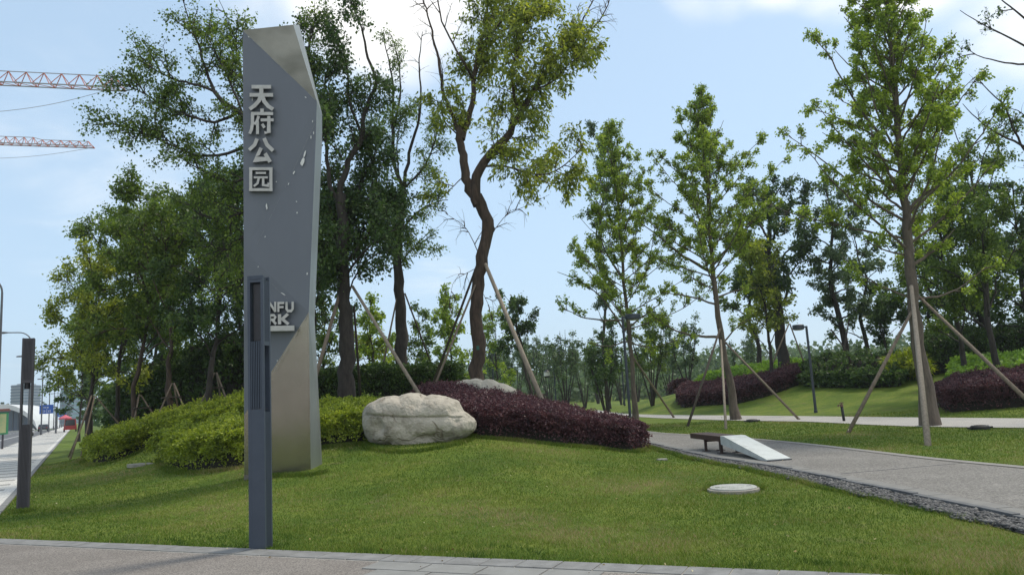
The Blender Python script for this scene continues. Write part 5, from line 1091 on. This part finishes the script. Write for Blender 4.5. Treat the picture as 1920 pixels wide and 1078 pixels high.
for k in range(9):
    t = 62 + 33.6 * (k - 0) - (3 if k == 0 else 0); xy = sp(-4.45, t); o = sl if k == 0 else copy_tree(sl, (0, 0, 0), 0, 1)
    o.location = (xy[0], xy[1], 0); o.rotation_euler = (0, 0, rzl); o['label'] = names[k]
def notice_board():
    c = gp(3, 842); Y = float(c[1]); root = thing('notice_board', (c[0] - .5, c[1], 0), 'green framed notice board on posts beside the pavement', 'notice board', rz=math.radians(33))
    GRN = mat('green_frame', (.06, .30, .14), (.05, .24, .11), rough=.5)
    b = MB(); b.box(-.75, .75, -.06, .06, 1.0, 2.55); b.build('board_frame', GRN, root, bevel=.03)
    b = MB(); b.box(-.62, .62, -.068, -.0605, 1.12, 2.43); b.build('poster', mat('yellow_poster', (.55, .58, .28), (.30, .45, .22), scale=2.2, rough=.6, c3=(.48, .5, .25)), root)
    b = MB(); b.prism([(-.85, -.22), (.85, -.22), (.85, .22), (-.85, .22)], 2.62, 2.70); b.prism([(-.8, -.12), (.8, -.12), (.8, .12), (-.8, .12)], 2.70, 2.78); b.build('roof', mat('dull_red_roof', (.30, .10, .08), (.22, .12, .1), scale=8, rough=.7), root)
    for x in (-.45, .45):
        b = MB(); b.box(x - .06, x + .06, -.058, .058, 0, 1.0); b.build('post', BROWNM, root)
notice_board()
BLUE = mat('road_sign_blue', (.02, .10, .42), (.018, .09, .38), rough=.45); RW = mat('road_sign_white', (.75, .76, .78), rough=.5)
def road_sign(px0, px1, py0, py1, Y, label, seed):
    a, c = P(px0, py1, Y), P(px1, py0, Y); w_, h_ = c[0] - a[0], c[2] - a[2]; base = (c[0] + .5, Y, 0); root = thing('road_sign', base, label, 'road sign', 'blue road direction signs'); rs = random.Random(seed)
    b = MB(); b.box(a[0], c[0], Y - .05, Y + .05, a[2], c[2]); b.build('panel', BLUE, root, origin=base)
    b = MB(); b.tube([(c[0] + .5, Y, 0), (c[0] + .5, Y, c[2] - h_ * .3)], .14, 10); b.bar((c[0] + .5, Y, c[2] - h_ * .3), (a[0] + w_ * .3, Y + .12, c[2] - h_ * .3), .14); b.bar((c[0] + .5, Y, c[2] - h_ * .7), (a[0] + w_ * .3, Y + .12, c[2] - h_ * .7), .14); b.build('pole', STM, root, origin=base)
    b = MB(); y = Y - .056
    def bx(x0, x1, z0, z1): b.poly([(a[0] + w_ * x0, y, a[2] + h_ * z0), (a[0] + w_ * x1, y, a[2] + h_ * z0), (a[0] + w_ * x1, y, a[2] + h_ * z1), (a[0] + w_ * x0, y, a[2] + h_ * z1)])
    for (x0, x1, z0, z1) in ((.30, .38, .62, .78), (.42, .50, .62, .78), (.55, .68, .62, .76), (.14, .22, .16, .40), (.26, .30, .12, .42), (.36, .44, .18, .40), (.52, .56, .10, .52), (.62, .70, .16, .38), (.74, .84, .16, .40), (.48, .60, .48, .52)):
        bx(x0, x1, z0, z0 + .03); bx(x0, x1, z1 - .03, z1); bx((x0 + x1) / 2 - .012, (x0 + x1) / 2 + .012, z0 + .03, z1 - .03); bx(x0, x1, (z0 + z1) / 2 - .015, (z0 + z1) / 2 + .015) if x1 - x0 > .06 else None
    b.build('lettering', RW, root, origin=base)
road_sign(74, 100, 758, 776, 118, 'large blue direction sign with white lettering over the road', 1)
road_sign(108, 124, 770, 781, 190, 'smaller farther blue direction sign with white lettering', 2)
def car(loc, rz, label, paint, L_=4.4, W=1.8, Hh=1.45, van=False, name='parked_car', cat='car', group=None):
    root = thing(name, loc, label, cat, group, rz); s = L_ / 4.4
    prof = [(-2.2, .35), (-2.2, .75), (-2.05, .95), (-1.7, 1.0), (-1.25, Hh - .05), (-.9, Hh), (.5, Hh), (1.1, 1.0), (2.0, .85), (2.2, .65), (2.2, .35)] if not van else [(-2.2, .35), (-2.2, 1.3), (-2.15, Hh), (1.1, Hh), (1.6, 1.2), (2.1, 1.0), (2.2, .8), (2.2, .35)]
    b = MB(); k = len(prof)
    def rd(zz, y): return y * (1 if zz < 1.02 else .86)
    Lp = [(x * s, -rd(z, W / 2), z) for x, z in prof]; Rp = [(x * s, rd(z, W / 2), z) for x, z in prof]
    b.poly(Lp[::-1]); b.poly(Rp)
    for i in range(k): j = (i + 1) % k; b.poly([Lp[i], Lp[j], Rp[j], Rp[i]])
    b.build('body', paint, root, bevel=.05)
    GL_ = mat('car_glass', (.02, .025, .03), rough=.08)
    b = MB(); e = .01
    zt = Hh - .12
    for sg in (-1, 1):
        y = sg * (W / 2 * .93 + e); yt = sg * (W / 2 * .86 + e); q = [(-1.2 * s, y, 1.03), (.9 * s, y, 1.03), (.5 * s, yt, zt), (-1.0 * s, yt, zt)]; b.poly(q if sg < 0 else q[::-1])
    b.build('side_window', GL_, root)
    b = MB(); xr = -1.75 * s if not van else -2.22 * s; b.hexa([(xr, -W * .38, 1.02), (xr + .05, -W * .38, 1.02), (xr + .05, W * .38, 1.02), (xr, W * .38, 1.02), (xr + (.42 if not van else .02), -W * .34, zt), (xr + (.47 if not van else .06), -W * .34, zt), (xr + (.47 if not van else .06), W * .34, zt), (xr + (.42 if not van else .02), W * .34, zt)]); b.build('rear_window', GL_, root)
    for x in (-1.35, 1.35):
        for sg in (-1, 1):
            b = MB(); b.tube([(x * s, sg * (W / 2 - .2), .33), (x * s, sg * (W / 2 + .015), .33)], .33, 18); wh = b.build('wheel', RUBBER, root)
            b = MB(); b.tube([(x * s, sg * (W / 2 + .01), .33), (x * s, sg * (W / 2 + .025), .33)], .2, 14); b.build('rim', STM, wh)
    for sg in (-1, 1):
        b = MB(); b.box(-2.225 * s, -2.19 * s, *sorted((sg * (W / 2 - .38), sg * (W / 2 - .1))), .68, .84); b.build('tail_light', mat('tail_light_red', (.4, .02, .02), rough=.3), root)
rzs = math.radians(90 + 30)
RED = mat('red_paint', (.42, .03, .03), (.34, .025, .025), rough=.4); DK = mat('dark_car_paint', (.03, .035, .045), rough=.3); WH = mat('white_car_paint', (.6, .61, .62), rough=.35)
xy = sp(-1.0, 150); car((xy[0], xy[1], .01), rzs, 'small red vehicle parked at the far end of the pavement beside the trees', RED, L_=4.0, W=1.9, Hh=2.1, van=True, name='parked_van', cat='van')
b = MB(); b.tube([(0, 0, 0), (0, 0, .02)], .05, 8); 
def parasol(loc, label):
    root = thing('parasol', loc, label, 'parasol'); b = MB(); b.tube([(0, 0, 0), (0, 0, 2.7)], .03, 8); b.build('pole', STM, root)
    b = MB(); n = 10; 
    for i in range(n):
        a, c = 6.283 * i / n, 6.283 * (i + 1) / n; b.poly([(0, 0, 2.85), (0.95 * math.cos(a), 0.95 * math.sin(a), 2.3), (0.95 * math.cos(c), 0.95 * math.sin(c), 2.3)]); b.poly([(0.95 * math.cos(a), 0.95 * math.sin(a), 2.3), (0.95 * math.cos(a), 0.95 * math.sin(a), 2.1), (0.95 * math.cos(c), 0.95 * math.sin(c), 2.1), (0.95 * math.cos(c), 0.95 * math.sin(c), 2.3)])
    b.build('canopy', mat('pink_red_cloth', (.62, .14, .18), (.5, .1, .14), rough=.8), root)
xy = sp(-1.7, 146); parasol((xy[0], xy[1], .01), 'pinkish red parasol standing before the red vehicle')
xy = sp(-6.1, 188); car((xy[0], xy[1], .01), rzs, 'dark car stopped at the kerb under the street lamps', DK)
xy = sp(-15, 190); car((xy[0], xy[1], .01), rzs, 'white car in the far traffic lane', WH)
xy = sp(-19, 215); car((xy[0], xy[1], .01), rzs + math.pi, 'white van coming along the far side of the road', WH, Hh=2.0, van=True, name='moving_van', cat='van')
def scooter(loc, rz, label):
    root = thing('motor_scooter', loc, label, 'scooter', rz=rz); W_ = mat('scooter_white', (.6, .6, .6), rough=.4)
    b = MB(); b.bar((-.6, 0, .55), (.05, 0, .45), .28, .3); b.bar((.05, 0, .35), (.45, 0, .35), .26, .08); b.bar((.45, 0, .3), (.62, 0, 1.0), .3, .1); b.build('body', W_, root, bevel=.03)
    b = MB(); b.bar((-.65, 0, .78), (.0, 0, .76), .26, .1); b.build('seat', RUBBER, root, bevel=.02)
    b = MB(); b.bar((.6, -.33, 1.05), (.6, .33, 1.05), .04); b.build('handlebar', RUBBER, root)
    for x in (-.6, .65): b = MB(); b.tube([(x, -.06, .25), (x, .06, .25)], .25, 16); b.build('wheel', RUBBER, root)
xy = sp(-5.4, 128); scooter((xy[0], xy[1], .01), rzs, 'white scooter parked at the kerb between the street lamps')

def tower(px0, px1, py0, Y, depth, label, wall, band, floors, name='office_tower'):
    a, c = P(px0, 780, Y), P(px1, py0, Y); base = ((a[0] + c[0]) / 2, Y, 0); root = thing(name, base, label, 'building'); w_ = (c[0] - a[0]) / 2; h = float(c[2])
    b = MB(); b.box(-w_, w_, 0, depth, 0, h); b.box(-w_ * .7, w_ * .7, depth * .2, depth * .8, h, h * 1.03); b.build('wall', wall, root)
    for i in range(floors):
        z = h * (i + .25) / floors; b = MB(); e = .3; b.box(-w_ - e, w_ + e, -e, depth + e, z, z + h / floors * .5); b.build('window_band', band, root)
GLS = mat('blue_grey_glazing', (.10, .14, .19), (.07, .10, .14), scale=.05, rough=.25); CONC = mat('far_concrete', (.25, .28, .31), (.2, .23, .26), scale=.1, rough=.8)
tower(19, 41, 721, 620, 25, 'dark grey office tower beyond the road on the left', CONC, GLS, 14)
tower(113, 128, 725, 760, 25, 'teal netted tower under construction at the end of the street', mat('teal_netting', (.10, .24, .25), (.08, .2, .22), scale=.1, rough=.8), GLS, 9)
def hall():
    Y = 230; c = P(27, 790, Y); root = thing('exhibition_hall', (c[0], Y, 0), 'white curved roof hall with a dark glass front beyond the road', 'building', rz=math.radians(20)); W_, Hh, D = 17, 8.0, 30
    pts = [(W_ * (t - .62), Hh * math.sin(math.pi * min(1, .12 + t * .88)) ** .55) for t in [i / 24 for i in range(25)]]
    b = MB()
    for (x0, z0), (x1, z1) in zip(pts, pts[1:]):
        b.hexa([(x0, -2, max(0, z0 - 1.4)), (x1, -2, max(0, z1 - 1.4)), (x1, D, max(0, z1 - 1.4)), (x0, D, max(0, z0 - 1.4)), (x0, -2, z0), (x1, -2, z1), (x1, D, z1), (x0, D, z0)])
    b.build('roof', mat('white_shell_roof', (.66, .67, .66), (.58, .59, .58), scale=.2, rough=.5), root)
    b = MB(); b.poly([(x * .97, 1, max(0, z - 1.5)) for x, z in pts] + [(pts[-1][0] * .97, 1, 0), (pts[0][0] * .97, 1, 0)]); b.build('glass_front', GLS, root)
    b = MB()
    for i in range(1, 12): x, z = pts[i * 2]; b.box(x * .97 - .08, x * .97 + .08, .7, .95, 0, max(.1, z - 1.6))
    b.build('mullions', STM, root)
hall()
# trees beyond the road
for k, (u_, t_, s_, lb) in enumerate(((-30, 88, .75, 'dark green roadside tree at the left edge beyond the road'), (-31, 97, .65, 'second roadside tree beyond the road, left of the light column'), (-30, 108, .55, 'third low roadside tree beyond the road'), (-31, 130, .55, 'fourth low roadside tree beyond the road'), (-30, 160, .6, 'fifth low roadside tree beyond the road'),
      (-31, 200, .7, 'sixth roadside tree beyond the road, in front of the road sign'), (-30, 250, .8, 'seventh roadside tree beyond the road'), (-29, 310, 1.0, 'eighth roadside tree beyond the road'), (-27, 380, 1.3, 'farthest roadside tree closing the street'), (-15, 480, 1.5, 'tree at the very end of the street'), (-4, 520, 1.6, 'tree at the street end on the pavement side'))):
    xy = sp(u_, t_); copy_tree(st, (xy[0], xy[1], 0), 1.7 * k, s_, lb)
# tower cranes: jibs reach in from the left
ORG = mat('crane_orange', (.60, .16, .07), (.5, .13, .06), scale=2, rough=.6); CRG = mat('crane_grey', (.35, .33, .36), (.3, .28, .3), rough=.6)
def crane(tip_px, tip_py, Y, sec_px, hd, label, start=-95, taper_at=None, cable=None):
    tip = P(tip_px, tip_py, Y); far_ = P(-60, tip_py - (8 if taper_at else 14), Y); dirx = norm(far_ - tip); Lj = 58.0; mast = tip + dirx * Lj; base = np.array([mast[0], mast[1], 0]); root = thing('tower_crane', base, label, 'crane', 'tower cranes over the street')
    sec = sec_px * Y / F * 1.25; n = int(Lj / sec); side = np.array([0, 1.0, 0]); b = MB(); g = b
    def pt(s, k):
        p = tip + dirx * s; hh = hd * (.72 if taper_at and s < taper_at else 1)
        return p + (np.array([0, 0, hh]) if k == 0 else side * (.65 if k == 1 else -.65))
    for i in range(n):
        s0, s1 = i * sec, (i + 1) * sec; sm = (s0 + s1) / 2; g.mi = 1; b.mi = 0
        b.mi = 1; g.bar(pt(s0, 1), pt(s1, 1), .13); g.bar(pt(s0, 2), pt(s1, 2), .13)
        g.bar(pt(sm, 0), pt(sm + sec, 0), .09) if i < n - 1 else None
        b.mi = 0
        for k in (1, 2): b.bar(pt(s0, k), pt(sm, 0), .08); b.bar(pt(s1, k), pt(sm, 0), .08)
        g.bar(pt(s0, 1), pt(s0, 2), .08); g.bar(pt(s0, 1), pt(s1, 2), .06)
    b.build('jib', [ORG, CRG], root, origin=base)
    b = MB(); zt = mast[2] + hd + 7; s = .9
    for i in range(int(zt / 3)):
        z0, z1 = i * 3, i * 3 + 3
        for sx, sy in ((-1, -1), (1, -1), (1, 1), (-1, 1)): b.bar(base + [sx * s, sy * s, z0], base + [sx * s, sy * s, z1], .18)
        for (ax, ay), (cx_, cy_) in (((-1, -1), (1, -1)), ((1, -1), (1, 1)), ((1, 1), (-1, 1)), ((-1, 1), (-1, -1))): b.bar(base + [ax * s, ay * s, z0], base + [cx_ * s, cy_ * s, z1], .1)
    b.build('mast', ORG, root, origin=base)
    b = MB(); m = mast; b.box(m[0] - .9 - 1.6, m[0] - .9, m[1] - 2.4, m[1] - .9, m[2] - 2.5, m[2] - .3); b.build('cab', mat('crane_cab_white', (.5, .5, .48), rough=.5), root, origin=base)
    b = MB(); e = mast - dirx * -14; b.bar(mast, mast + dirx * 14, 1.2, .5); b.box(e[0] - 1.5, e[0] + 1.5, e[1] - .9, e[1] + .9, e[2] - 2.6, e[2]); b.build('counter_jib', CRG, root, origin=base)
    b = MB(); b.bar(np.array([mast[0], mast[1], zt]), tip + dirx * 34 + [0, 0, hd], .06); b.build('tie_rod', CRG, root, origin=base)
    if cable:
        b = MB(); n_ = 14; a, c = P(*cable[0], Y), P(*cable[1], Y); pts = [a + (c - a) * i / n_ - np.array([0, 0, cable[2] * math.sin(math.pi * i / n_)]) for i in range(n_ + 1)]; b.tube(pts, .035, 5); b.build('cable', CRG, root, origin=base)
crane(232, 168, 95, 28.5, 1.75, 'nearer tower crane jib, the upper one at the left edge', cable=((-40, 213), (232, 160), .7))
crane(174, 276, 125, 14.5, 1.35, 'farther tower crane jib, the lower one at the left edge', taper_at=9.5, cable=((-40, 298), (174, 277), .5))
# the air: thin summer haze
b = MB(); b.box(-900, 400, -60, 900, -1.0, 75); hz = b.build('haze', bpy.data.materials.new('haze_air')); hm = hz.data.materials[0]; hm.use_nodes = True; hm.node_tree.nodes.clear()
ho = nd(hm.node_tree, 'ShaderNodeOutputMaterial'); hv = nd(hm.node_tree, 'ShaderNodeVolumePrincipled'); hv.inputs['Color'].default_value = (.80, .88, .95, 1); hv.inputs['Density'].default_value = .00035; hv.inputs['Anisotropy'].default_value = .2
hm.node_tree.links.new(hv.outputs[0], ho.inputs['Volume']); tag(hz, kind='stuff')
print('all done leaves', NLEAF)
open('/tmp/nleaf.txt', 'w').write(str(NLEAF)) if False else None
